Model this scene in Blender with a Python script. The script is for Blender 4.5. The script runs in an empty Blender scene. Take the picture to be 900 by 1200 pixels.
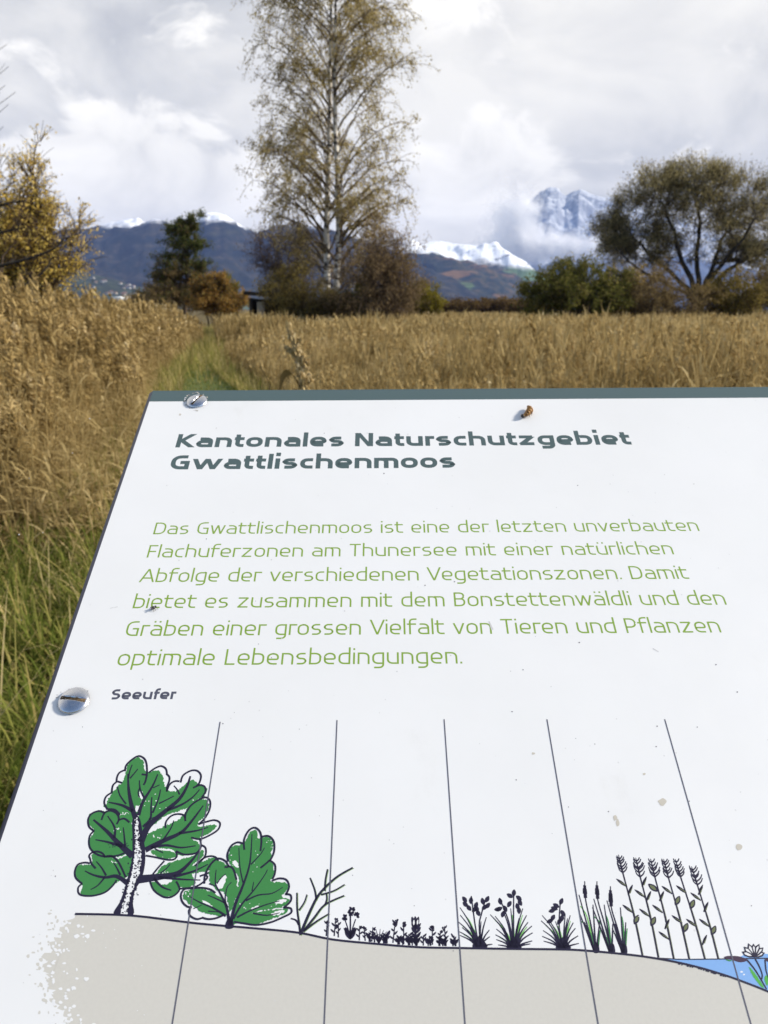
import bpy, math, random
import numpy as np
from mathutils import Vector, Matrix, noise as mnoise
R = math.radians
HAZE = 5.8e-5
rng = np.random.default_rng(11)
random.seed(11)
sc = bpy.context.scene
COL = sc.collection

# ------------------------------------------------------------------ camera
CAM = Vector((0, 0, 1.4)); PITCH = R(14.2); FPX = 940.0
cd = bpy.data.cameras.new('Camera'); cam = bpy.data.objects.new('Camera', cd); COL.objects.link(cam)
cam.location = CAM; cam.rotation_euler = (R(90) - PITCH, 0, 0)
cd.sensor_fit = 'VERTICAL'; cd.sensor_height = 24; cd.lens = FPX / 1200 * 24
cd.clip_start = .01; cd.clip_end = 40000
cd.dof.use_dof = True; cd.dof.focus_distance = .315; cd.dof.aperture_fstop = cd.lens / .95
sc.camera = cam

# ------------------------------------------------------------------ exposure and sampling
sc.view_settings.view_transform = 'Standard'; sc.view_settings.look = 'None'
sc.view_settings.gamma = 1; sc.view_settings.use_curve_mapping = False
sc.view_settings.exposure = 1.1
sc.cycles.max_bounces = 9; sc.cycles.diffuse_bounces = 8; sc.cycles.glossy_bounces = 2
sc.cycles.transmission_bounces = 4; sc.cycles.transparent_max_bounces = 94; sc.cycles.volume_bounces = 0
sc.cycles.caustics_reflective = False; sc.cycles.caustics_refractive = False
sc.cycles.use_denoising = True

# ------------------------------------------------------------------ sun
SUN_EL, SUN_AZ = R(31), R(1)             # azimuth from +X towards +Y
S = Vector((math.cos(SUN_EL) * math.cos(SUN_AZ), math.cos(SUN_EL) * math.sin(SUN_AZ), math.sin(SUN_EL)))
ld = bpy.data.lights.new('Sun', 'SUN'); ld.energy = 2.95; ld.angle = R(7); ld.color = (1, .93, .82)
sun = bpy.data.objects.new('Sun', ld); COL.objects.link(sun)
sun.rotation_euler = (-S).to_track_quat('-Z', 'Y').to_euler(); sun.location = (20, 0, 30)

# ------------------------------------------------------------------ sky with clouds
class NT:
    def __init__(s, tree): s.t = tree; s.n = tree.nodes; s.l = tree.links
    def new(s, ty, **kw):
        n = s.n.new(ty)
        for k, v in kw.items(): setattr(n, k, v)
        return n
    def put(s, v, sock):
        if hasattr(v, 'is_linked') or hasattr(v, 'links'): s.l.new(v, sock)
        else: sock.default_value = v
    def math(s, op, a, b=0.0, clamp=False):
        n = s.new('ShaderNodeMath', operation=op, use_clamp=clamp); s.put(a, n.inputs[0]); s.put(b, n.inputs[1]); return n.outputs[0]
    def noise(s, vec, scale, detail=5, rough=.55, dist=0.0):
        n = s.new('ShaderNodeTexNoise'); 
        if vec is not None: s.l.new(vec, n.inputs['Vector'])
        n.inputs['Scale'].default_value = scale; n.inputs['Detail'].default_value = detail
        n.inputs['Roughness'].default_value = rough; n.inputs['Distortion'].default_value = dist
        return n.outputs['Fac']
    def smooth(s, v, a, b):
        n = s.new('ShaderNodeMapRange', interpolation_type='SMOOTHSTEP'); s.put(v, n.inputs[0])
        n.inputs[1].default_value = a; n.inputs[2].default_value = b; return n.outputs[0]
    def ramp(s, v, stops, interp='LINEAR'):
        n = s.new('ShaderNodeValToRGB'); s.put(v, n.inputs[0]); cr_ = n.color_ramp; cr_.interpolation = interp
        while len(cr_.elements) < len(stops): cr_.elements.new(.5)
        for e, (p, c) in zip(cr_.elements, stops): e.position = p; e.color = (*c, 1)
        return n.outputs[0]
    def mix(s, f, a, b):
        n = s.new('ShaderNodeMix', data_type='RGBA'); s.put(f, n.inputs[0])
        for v, k in ((a, 6), (b, 7)):
            if isinstance(v, tuple): n.inputs[k].default_value = (*v, 1)
            else: s.l.new(v, n.inputs[k])
        return n.outputs[2]
    def vmul(s, v, xyz):
        n = s.new('ShaderNodeVectorMath', operation='MULTIPLY'); s.l.new(v, n.inputs[0]); n.inputs[1].default_value = xyz; return n.outputs[0]

w = bpy.data.worlds.new('World'); sc.world = w; w.use_nodes = True
T = NT(w.node_tree); T.n.clear()
tc = T.new('ShaderNodeTexCoord'); dv = tc.outputs['Generated']
sep = T.new('ShaderNodeSeparateXYZ'); T.l.new(dv, sep.inputs[0]); dx, dy, dz = sep.outputs
zz = T.math('ADD', T.math('MAXIMUM', dz, 0.0), .10)
comb = T.new('ShaderNodeCombineXYZ'); T.put(T.math('DIVIDE', dx, zz), comb.inputs[0]); T.put(T.math('DIVIDE', dy, zz), comb.inputs[1])
pv = comb.outputs[0]
st1 = T.noise(T.vmul(pv, (.50, .42, 1)), 1.0, 6, .50, .5)
st2 = T.noise(T.vmul(dv, (5, 5, 9)), 1.0, 7, .55, .6)
stv = T.math('ADD', T.math('MULTIPLY', st1, .6), T.math('MULTIPLY', st2, .4))
strat = T.ramp(stv, [(.37, (.61, .625, .66)), (.44, (.77, .775, .785)), (.50, (.94, .93, .91)), (.57, (1.08, 1.06, 1.01))])
# low cumulus banks hugging the hills
cn = T.noise(T.vmul(dv, (9, 9, 14)), 1.0, 8, .56, .5)
cn2 = T.noise(T.vmul(dv, (3, 3, 4)), 1.0, 3, .5)
def blob_mask(px, py, sx, sy):      # a cloud seen in a given compass direction
    az = (px - 450) / 940; el = (362 - py) / 940
    d = Vector((az, 1.0, el)).normalized()
    ax = T.math('SUBTRACT', dx, d.x); az_ = T.math('SUBTRACT', dz, d.z)
    q = T.math('ADD', T.math('POWER', T.math('DIVIDE', ax, sx), 2.0), T.math('POWER', T.math('DIVIDE', az_, sy), 2.0))
    return T.math('MULTIPLY', T.math('SUBTRACT', 1.0, T.math('MINIMUM', q, 1.0)), T.math('GREATER_THAN', dy, 0.0))
bm = None
for a in [(215, 235, .17, .12), (110, 235, .12, .07), (540, 245, .16, .12), (310, 250, .12, .08), (430, 260, .12, .08), (640, 290, .14, .05)]:
    b = blob_mask(*a); bm = b if bm is None else T.math('MAXIMUM', bm, b)
cm = T.smooth(T.math('ADD', T.math('MULTIPLY', T.smooth(bm, 0.0, 1.0), .62), T.math('ADD', T.math('MULTIPLY', T.math('SUBTRACT', cn, .5), 2.4), T.math('MULTIPLY', T.math('SUBTRACT', cn2, .5), 1.6))), .18, .52)
ccol = T.ramp(T.math('ADD', T.math('MULTIPLY', cn, .7), T.math('MULTIPLY', dz, .9)), [(.34, (.90, .89, .875)), (.46, (1.08, 1.06, 1.02)), (.60, (1.24, 1.21, 1.15))])
cloud = T.mix(cm, strat, ccol)
# open blue sky overhead and behind the viewer
openv = T.math('ADD', T.math('MULTIPLY', st1, 1.1), T.math('SUBTRACT', T.math('MULTIPLY', dy, .55), T.math('MULTIPLY', dz, .35)))
cover = T.smooth(openv, .08, .46)
sky = T.new('ShaderNodeTexSky', sky_type='NISHITA', sun_disc=False, sun_elevation=SUN_EL, sun_rotation=R(90) - SUN_AZ)
bg1 = T.new('ShaderNodeBackground'); T.l.new(sky.outputs[0], bg1.inputs[0]); bg1.inputs[1].default_value = .09
bg2 = T.new('ShaderNodeBackground'); T.l.new(cloud, bg2.inputs[0]); bg2.inputs[1].default_value = .455
ms = T.new('ShaderNodeMixShader'); T.l.new(cover, ms.inputs[0]); T.l.new(bg1.outputs[0], ms.inputs[1]); T.l.new(bg2.outputs[0], ms.inputs[2])
wo = T.new('ShaderNodeOutputWorld'); T.l.new(ms.outputs[0], wo.inputs[0])

# ------------------------------------------------------------------ helpers
C_F = Vector((0, math.cos(PITCH), -math.sin(PITCH))); C_U = Vector((0, math.sin(PITCH), math.cos(PITCH))); C_R = Vector((1, 0, 0))
def at(px, py, Y):
    d = C_R * ((px - 450) / FPX) + C_U * ((600 - py) / FPX) + C_F
    return CAM + d * (Y / d.y)
def mpp(Y): return Y / (C_F.y + .25 * C_U.y) / FPX          # metres per photo pixel near the horizon

def principled(name, base=(.5, .5, .5), rough=.6, metal=0, spec=.5):
    m = bpy.data.materials.new(name); m.use_nodes = True; t = NT(m.node_tree); b = t.n['Principled BSDF']
    b.inputs['Base Color'].default_value = (*base, 1); b.inputs['Roughness'].default_value = rough
    b.inputs['Metallic'].default_value = metal; b.inputs['Specular IOR Level'].default_value = spec
    return m, t, b
def flat(name, base, rough=.6, metal=0, spec=.5): return principled(name, base, rough, metal, spec)[0]
def leafmat(name, stops, transl=.45):
    """foliage: every leaf has its own tint (attribute rnd) and lets some light through"""
    m = bpy.data.materials.new(name); m.use_nodes = True; t = NT(m.node_tree); t.n.clear()
    a = t.new('ShaderNodeAttribute', attribute_name='rnd')
    c = t.ramp(a.outputs['Fac'], stops)
    d = t.new('ShaderNodeBsdfDiffuse'); tr = t.new('ShaderNodeBsdfTranslucent'); x = t.new('ShaderNodeMixShader'); x.inputs[0].default_value = transl
    t.l.new(c, d.inputs[0]); t.l.new(c, tr.inputs[0]); t.l.new(d.outputs[0], x.inputs[1]); t.l.new(tr.outputs[0], x.inputs[2])
    o = t.new('ShaderNodeOutputMaterial'); t.l.new(x.outputs[0], o.inputs[0]); return m
def noisemat(name, stops, scale, rough=.9, detail=6, bump=0, stretch=(1, 1, 1)):
    m, t, b = principled(name, rough=rough, spec=.2)
    g = t.new('ShaderNodeTexCoord').outputs['Object']
    n = t.noise(t.vmul(g, stretch), scale, detail, .6)
    t.l.new(t.ramp(n, stops), b.inputs['Base Color'])
    if bump:
        bp = t.new('ShaderNodeBump'); bp.inputs['Strength'].default_value = bump; t.l.new(n, bp.inputs['Height']); t.l.new(bp.outputs[0], b.inputs['Normal'])
    return m

class Soup:
    """gathers quads/tris as numpy blocks; build() links ONE mesh"""
    def __init__(s): s.V = []; s.F3 = []; s.F4 = []; s.r = []; s.m3 = []; s.m4 = []; s.n = 0
    def add(s, V, F, rnd=.5, mi=0):
        V = np.asarray(V, float).reshape(-1, 3); F = np.asarray(F, int)
        if not len(F): return
        (s.F3 if F.shape[1] == 3 else s.F4).append(F + s.n); (s.m3 if F.shape[1] == 3 else s.m4).append(np.full(len(F), mi, np.int32))
        s.V.append(V); s.r.append(np.broadcast_to(np.asarray(rnd, float), (len(V),))); s.n += len(V)
    def tube(s, P, rad, k=5, rnd=.5, mi=0, cap=True):
        P = np.asarray(P, float); n = len(P); rad = np.broadcast_to(np.asarray(rad, float), (n,))
        t = np.gradient(P, axis=0); t /= np.linalg.norm(t, axis=1)[:, None] + 1e-12
        a = np.where(np.abs(t[:, 2:3]) < .9, np.array([[0, 0, 1.]]), np.array([[1., 0, 0]])); a = a[0] * np.ones_like(t) if False else np.tile(a[0], (n, 1))
        b = np.cross(t, a); b /= np.linalg.norm(b, axis=1)[:, None] + 1e-12; c = np.cross(t, b)
        th = np.arange(k) * 2 * np.pi / k
        V = P[:, None] + rad[:, None, None] * (np.cos(th)[None, :, None] * b[:, None] + np.sin(th)[None, :, None] * c[:, None])
        i = np.arange(n - 1)[:, None] * k; j = np.arange(k)[None]; j2 = (j + 1) % k
        F = np.stack([i + j, i + j2, i + k + j2, i + k + j], -1).reshape(-1, 4)
        s.add(V, F, rnd, mi)
        if cap and k == 4: s.add(V[-1], [[0, 1, 2, 3]], rnd, mi)
    def leaves(s, c, a, b, rnd, mi=0):
        """diamond leaves: centre c, half axes a (length) and b (width)"""
        n = len(c)
        if not n: return
        V = np.stack([c - a, c + b, c + a, c - b], 1).reshape(-1, 3); F = np.arange(4 * n).reshape(n, 4)
        s.add(V, F, np.repeat(np.broadcast_to(rnd, (n,)), 4), mi)
    def box(s, lo, hi, rnd=.5, mi=0, M=None):
        (x0, y0, z0), (x1, y1, z1) = lo, hi
        V = np.array([(x0, y0, z0), (x1, y0, z0), (x1, y1, z0), (x0, y1, z0), (x0, y0, z1), (x1, y0, z1), (x1, y1, z1), (x0, y1, z1)], float)
        if M is not None: V = np.array([M @ Vector(v) for v in V])
        s.add(V, [(0, 3, 2, 1), (4, 5, 6, 7), (0, 1, 5, 4), (1, 2, 6, 5), (2, 3, 7, 6), (3, 0, 4, 7)], rnd, mi)
    def build(s, name, mats, parent=None, smooth=False):
        me = bpy.data.meshes.new(name)
        V = np.concatenate(s.V); f3 = np.concatenate(s.F3) if s.F3 else np.zeros((0, 3), int); f4 = np.concatenate(s.F4) if s.F4 else np.zeros((0, 4), int)
        me.vertices.add(len(V)); me.vertices.foreach_set('co', V.ravel())
        L = np.concatenate([f3.ravel(), f4.ravel()]); me.loops.add(len(L)); me.loops.foreach_set('vertex_index', L.astype(np.int32))
        tot = np.concatenate([np.full(len(f3), 3), np.full(len(f4), 4)]); st = np.concatenate([[0], np.cumsum(tot)[:-1]])
        me.polygons.add(len(tot)); me.polygons.foreach_set('loop_start', st.astype(np.int32)); me.polygons.foreach_set('loop_total', tot.astype(np.int32))
        if not isinstance(mats, (list, tuple)): mats = [mats]
        for m in mats: me.materials.append(m)
        if len(mats) > 1: me.polygons.foreach_set('material_index', np.concatenate(s.m3 + s.m4).astype(np.int32))
        if smooth: me.polygons.foreach_set('use_smooth', np.ones(len(tot), bool))
        at_ = me.attributes.new('rnd', 'FLOAT', 'POINT'); at_.data.foreach_set('value', np.concatenate(s.r).astype(np.float32))
        me.update(calc_edges=True)
        o = bpy.data.objects.new(name, me); COL.objects.link(o)
        if parent is not None: o.parent = parent
        return o
def tag(o, label=None, cat=None, group=None, kind=None):
    if label: o['label'] = label
    if cat: o['category'] = cat
    if group: o['group'] = group
    if kind: o['kind'] = kind
    return o
def empty(name, loc, label, cat, group=None):
    o = bpy.data.objects.new(name, None); o.empty_display_size = .1; COL.objects.link(o); o.location = loc
    return tag(o, label, cat, group)
def unit(n):
    v = rng.normal(size=(n, 3)); return v / np.linalg.norm(v, axis=1)[:, None]
def norm(v): return v / (np.linalg.norm(v, axis=-1, keepdims=True) + 1e-12)

# ================================================================== LARGE STRUCTURE
# ---- ground: one sheet out to the hills
gm, gt, gb = principled('marsh_soil', rough=.95, spec=.1)
gg = gt.new('ShaderNodeTexCoord').outputs['Object']
gt.l.new(gt.ramp(gt.noise(gg, .8, 8, .65), [(.3, (.055, .045, .02)), (.5, (.11, .085, .035)), (.7, (.17, .125, .05))]), gb.inputs['Base Color'])
s = Soup(); s.add([(-7000, -7000, 0), (7000, -7000, 0), (7000, 7300, 0), (-7000, 7300, 0)], [(0, 1, 2, 3)])
tag(s.build('ground', gm), kind='structure')
def path_x(y): return -.205 * y - .15 + .25 * math.sin(y * .23)
PATH_W = .62
def pw(y): return PATH_W * (1 - .65 * min(max((y - 13) / 14, 0), 1))
s = Soup(); ys = np.linspace(-4, 46, 80)
P = np.array([[(path_x(y) - pw(y), y, .012), (path_x(y) - .3 * pw(y), y, .02), (path_x(y) + .3 * pw(y), y, .02), (path_x(y) + pw(y), y, .012)] for y in ys]).reshape(-1, 3)
F = [(i * 4 + j, i * 4 + j + 1, i * 4 + 5 + j, i * 4 + 4 + j) for i in range(79) for j in range(3)]
s.add(P, F)
tag(s.build('path', noisemat('trodden_turf', [(.3, (.065, .085, .024)), (.6, (.10, .13, .034)), (.75, (.16, .145, .06))], 3)), kind='structure')

# ---- hills
def ridge(name, Y0, Y1, Y2, prof, amp, mat, nx=360, ny=70, f=.0016, crest=.35, pw=1.0):
    px0, px1 = prof[0][0], prof[-1][0]
    pxs = np.linspace(px0, px1, nx); tops = np.interp(pxs, [p[0] for p in prof], [p[1] for p in prof])
    Yb = np.concatenate([np.linspace(Y0, Y1, int(ny * .72)), np.linspace(Y1, Y2, ny - int(ny * .72) + 1)[1:]])
    V = np.zeros((len(Yb), nx, 3))
    for j, Y in enumerate(Yb):
        t = (Y - Y0) / (Y1 - Y0) if Y <= Y1 else 1 - (Y - Y1) / (Y2 - Y1) * .8
        t = max(t, 0); sh = t ** pw * (1.25 - .25 * t)
        for i, px in enumerate(pxs):
            c = at(px, tops[i], Y1); x = c.x * Y / Y1
            n = mnoise.fractal(Vector((x * f, Y * f, 3.1)), .9, 2.1, 7)
            rg = 1 - abs(mnoise.fractal(Vector((x * f * .7, Y * f * .7, 9.1)), .8, 2.0, 5)) * 2
            k = min(1, t * 3) * (1 if t < .93 else crest)
            V[j, i] = (x, Y, max(c.z - 0, 0) * sh + amp * k * (n * .7 + (rg - .6) * .5) - 1.0 * (1 - min(1, t * 8)))
    V[..., 2] = np.maximum(V[..., 2], -.5)
    i, j = np.meshgrid(np.arange(nx - 1), np.arange(len(Yb) - 1)); a = (j * nx + i).ravel()
    s = Soup(); s.add(V.reshape(-1, 3), np.stack([a, a + 1, a + nx + 1, a + nx], 1))
    return tag(s.build(name, mat, smooth=True), kind='structure'), V, pxs, Yb
def hillmat(name, low, snow_z=None, tilt=0.0, snow_w=60, patches=None, scale=.012, snow_noise=.004, meadow_z=None):
    m, t, b = principled(name, rough=.95, spec=.1)
    g = t.new('ShaderNodeNewGeometry').outputs['Position']; sp = t.new('ShaderNodeSeparateXYZ'); t.l.new(g, sp.inputs[0])
    col = t.ramp(t.noise(g, scale, 9, .7), low)
    if patches:
        for (pc, th, sc_, seed) in patches:
            v = t.new('ShaderNodeVectorMath', operation='ADD'); t.l.new(t.vmul(g, (1, .5, 3.5)), v.inputs[0]); v.inputs[1].default_value = (seed, seed * 2, 0)
            col = t.mix(t.smooth(t.noise(v.outputs[0], sc_, 4, .5, .4), th, th + .05), col, pc)
    if snow_z is not None:
        z = t.math('ADD', t.math('ADD', sp.outputs[2], t.math('MULTIPLY', sp.outputs[0], tilt)), t.math('MULTIPLY', t.math('SUBTRACT', t.noise(g, snow_noise, 8, .65), .5), snow_w * 6))
        sn = t.smooth(z, snow_z - snow_w, snow_z + snow_w)
        dark = t.smooth(t.noise(t.vmul(g, (1, 1, 2)), scale * 1.1, 8, .7), .56, .64)      # trees and rocks poking through
        sn = t.math('MULTIPLY', sn, t.math('SUBTRACT', 1.0, t.math('MULTIPLY', dark, .8)))
        col = t.mix(sn, col, (.84, .86, .90))
    t.l.new(col, b.inputs['Base Color']); return m
forest = [(.36, (.004, .006, .006)), (.48, (.013, .016, .013)), (.56, (.030, .026, .018)), (.66, (.075, .066, .04))]
ridge('forested_ridge', 3300, 5200, 6600, [(-150, 270), (60, 264), (110, 264), (150, 257), (180, 259), (205, 262), (228, 256), (240, 247), (262, 249), (285, 262), (300, 270), (330, 262), (380, 268), (430, 280), (490, 305), (560, 345)],
      105, hillmat('dark_forest', forest, snow_z=478, snow_w=24, patches=[((.03, .03, .015), .62, .0016, 40)]), f=.0019)
FOOT = ridge('foothill', 2200, 3000, 3500, [(20, 300), (90, 318), (120, 324), (160, 335), (195, 347), (230, 356), (300, 362)], 9, hillmat('foothill_meadow', [(.38, (.012, .016, .012)), (.52, (.03, .04, .02)), (.66, (.06, .075, .035))], scale=.02), f=.004, nx=120, ny=40)
ridge('meadow_slope', 2400, 3200, 3600, [(250, 362), (262, 352), (278, 346), (292, 352), (305, 362)], 4, flat('alp_meadow', (.04, .075, .03), .9), f=.004, nx=60, ny=30)
ridge('snowy_hill', 3800, 5600, 6700, [(380, 300), (440, 284), (485, 281), (515, 283), (545, 288), (570, 292), (595, 302), (620, 312), (640, 322), (675, 333), (730, 350), (790, 361)],
      120, hillmat('alpine_pasture', [(.38, (.006, .010, .008)), (.49, (.016, .022, .012)), (.56, (.05, .042, .018)), (.66, (.10, .06, .022))], snow_z=330, snow_w=24, tilt=.088, snow_noise=.005,
                  patches=[((.10, .16, .055), .53, .0024, 10), ((.13, .075, .03), .57, .003, 77)]), f=.0017)

# ---- haze in the valley air: everything up to the first hills stands in it
hz = Soup(); hz.box((-7100, -7100, -1.5), (7100, 7400, 760))
hm = bpy.data.materials.new('valley_haze'); hm.use_nodes = True; ht = NT(hm.node_tree); ht.n.clear()
pvn = ht.new('ShaderNodeVolumePrincipled'); pvn.inputs['Color'].default_value = (.31, .47, 1.0, 1); pvn.inputs['Density'].default_value = HAZE; pvn.inputs['Anisotropy'].default_value = 0.0
ho = ht.new('ShaderNodeOutputMaterial'); ht.l.new(pvn.outputs[0], ho.inputs['Volume'])
tag(hz.build('haze', hm), kind='stuff')

# ---- the far massif beyond the haze box
rockm, rt, rb = principled('hazed_snowy_rock', rough=.9, spec=.1)  # rock and snow greyed: distance haze is put into their colours
g = rt.new('ShaderNodeNewGeometry'); sp = rt.new('ShaderNodeSeparateXYZ'); rt.l.new(g.outputs['Position'], sp.inputs[0]); spn = rt.new('ShaderNodeSeparateXYZ'); rt.l.new(g.outputs['Normal'], spn.inputs[0])
rn = rt.noise(rt.vmul(g.outputs['Position'], (1, 1, .6)), .011, 9, .75)
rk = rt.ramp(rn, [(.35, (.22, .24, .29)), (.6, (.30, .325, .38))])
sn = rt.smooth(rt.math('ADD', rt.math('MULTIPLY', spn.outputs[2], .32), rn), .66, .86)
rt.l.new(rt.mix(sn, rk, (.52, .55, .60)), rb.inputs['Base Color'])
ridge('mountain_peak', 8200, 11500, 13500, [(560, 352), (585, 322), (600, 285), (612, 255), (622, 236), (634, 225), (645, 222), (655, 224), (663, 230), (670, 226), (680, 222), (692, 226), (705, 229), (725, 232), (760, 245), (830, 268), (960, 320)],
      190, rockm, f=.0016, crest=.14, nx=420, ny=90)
ridge('blue_foothill', 7600, 9300, 10500, [(560, 358), (590, 330), (612, 308), (650, 300), (720, 298), (800, 300), (900, 320), (1000, 350)], 80, hillmat('hazed_far_forest', [(.35, (.05, .07, .11)), (.6, (.09, .11, .16))]), f=.001, nx=160)  # blue of the distant air is mixed into this forest colour

# ---- cloud lying against the massif: thousands of thin white wisps, soft at the edges
cmt = bpy.data.materials.new('cloud_vapour'); cmt.use_nodes = True; ct = NT(cmt.node_tree); ct.n.clear()
d1 = ct.new('ShaderNodeBsdfDiffuse'); d2 = ct.new('ShaderNodeBsdfTranslucent'); x1 = ct.new('ShaderNodeMixShader'); x2 = ct.new('ShaderNodeMixShader'); tp = ct.new('ShaderNodeBsdfTransparent')
for d in (d1, d2): d.inputs[0].default_value = (.99, .99, .985, 1)
x1.inputs[0].default_value = .5; x2.inputs[0].default_value = .10
for a, b_ in ((d1.outputs[0], x1.inputs[1]), (d2.outputs[0], x1.inputs[2]), (tp.outputs[0], x2.inputs[1]), (x1.outputs[0], x2.inputs[2])): ct.l.new(a, b_)
co = ct.new('ShaderNodeOutputMaterial'); ct.l.new(x2.outputs[0], co.inputs[0])
s = Soup(); CY_ = 7900.0; mp = mpp(CY_)
def wisps(px, py, sx, sy, n, size=(60, 170)):
    c0 = np.array(at(px, py, CY_)); g_ = rng.normal(size=(n, 3)); rad = np.linalg.norm(g_, axis=1, keepdims=True); g_ = g_ / rad * np.minimum(rad, 2.3) * .55
    c = c0 + g_ * np.array([sx * mp, 140, sy * mp])
    q = np.array([mnoise.fractal(Vector(v * .0022), .8, 2.1, 5) for v in c]); keep = q > -.12 + rng.normal(size=n) * .12
    c = c[keep]; m_ = len(c); r = rng.uniform(*size, m_)[:, None]; a = unit(m_); b = norm(np.cross(a, unit(m_)))
    th = np.arange(6) * np.pi / 3; jit = rng.uniform(.7, 1.2, (m_, 6, 1))
    V = c[:, None] + r[:, None] * jit * (np.cos(th)[None, :, None] * a[:, None] + np.sin(th)[None, :, None] * b[:, None] * .7)
    b0 = np.arange(m_)[:, None] * 6
    s.add(V, np.concatenate([b0 + [[0, 1, 2, 3]], b0 + [[0, 3, 4, 5]]]))
for a in [(597, 258, 20, 26, 170), (610, 272, 26, 18, 170), (600, 292, 34, 12, 200), (640, 290, 40, 9, 260), (690, 291, 46, 8, 280), (735, 294, 30, 8, 150), (618, 243, 16, 14, 60)]: wisps(*a)
tag(s.build('cloud_bank', cmt), kind='stuff')

# ---- village houses on the foothill, each one a thing
def slope_z(px, Y):
    _, V, pxs, Yb = FOOT; j = int(np.argmin(abs(Yb - Y))); i = int(np.argmin(abs(pxs - px))); return V[j, i, 2]
hw = [flat('house_render_white', (.48, .47, .45), .8), flat('house_render_cream', (.36, .32, .26), .8)]; hr = [flat('house_roof_slate', (.10, .09, .09), .8), flat('house_roof_tile', (.22, .12, .08), .8)]
hv = 0
for k in range(34):
    px = rng.uniform(108, 192); Y = rng.uniform(2450, 2980); x = (at(px, 340, Y)).x; z = slope_z(px, Y)
    wd, dp, ht_ = rng.uniform(8, 15), rng.uniform(8, 10), rng.uniform(4, 7)
    e = empty('village_house', (x, Y, z - .5), 'tiny pale village house on the far green foothill left of the pointed tree', 'house', 'village houses on the foothill')
    e.rotation_euler = (0, 0, rng.uniform(-.6, .6))
    b = Soup(); b.box((-wd / 2, -dp / 2, 0), (wd / 2, dp / 2, ht_)); b.build('wall', hw[k % 3 == 0], e)
    b = Soup(); o_ = .8; h2 = ht_ + dp * .32
    V = [(-wd / 2 - o_, -dp / 2 - o_, ht_), (wd / 2 + o_, -dp / 2 - o_, ht_), (wd / 2 + o_, dp / 2 + o_, ht_), (-wd / 2 - o_, dp / 2 + o_, ht_), (-wd / 2 - o_, 0, h2), (wd / 2 + o_, 0, h2)]
    b.add(V, [(0, 1, 5, 4), (2, 3, 4, 5), (3, 2, 1, 0)]); b.add(V, [(0, 4, 3), (1, 2, 5)]); b.build('roof', hr[k % 2], e)

# ================================================================== TREES AND SHRUBS
bark_dark = noisemat('bark_dark', [(.35, (.025, .022, .018)), (.65, (.07, .058, .045))], 9, stretch=(1, 1, .3))
bark_brown = noisemat('bark_brown', [(.35, (.05, .035, .022)), (.65, (.12, .085, .055))], 9, stretch=(1, 1, .3))
bark_birch, bt, bb = principled('bark_birch', rough=.7, spec=.2)
g = bt.new('ShaderNodeTexCoord').outputs['Object']
bn = bt.noise(bt.vmul(g, (1.5, 1.5, 2.6)), 1.6, 5, .65)
bt.l.new(bt.ramp(bn, [(.46, (.70, .66, .58)), (.52, (.52, .48, .42)), (.56, (.05, .042, .036))]), bb.inputs['Base Color'])
twig_birch = noisemat('birch_twig', [(.3, (.12, .09, .06)), (.7, (.22, .17, .11))], 3)

def bez(p0, p1, p2, n):
    t = np.linspace(0, 1, n)[:, None]; return (1 - t) ** 2 * p0 + 2 * t * (1 - t) * p1 + t ** 2 * p2
def wob(P, a):
    Q = P.copy(); Q[1:-1] += rng.normal(size=Q[1:-1].shape) * a; return Q
def place_leaves(L, P, n, ln, wd, spread, r0, droop=0.0, mi=0):
    i = rng.integers(0, len(P), n); c = P[i] + rng.normal(size=(n, 3)) * spread
    a = unit(n); a[:, 2] -= droop; a = norm(a); b = norm(np.cross(a, unit(n)))
    l = rng.uniform(.6, 1.25, (n, 1))
    L.leaves(c, a * l * ln / 2, b * l * wd / 2, np.clip(r0 + rng.normal(size=n) * .22, 0, 1), mi)

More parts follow.
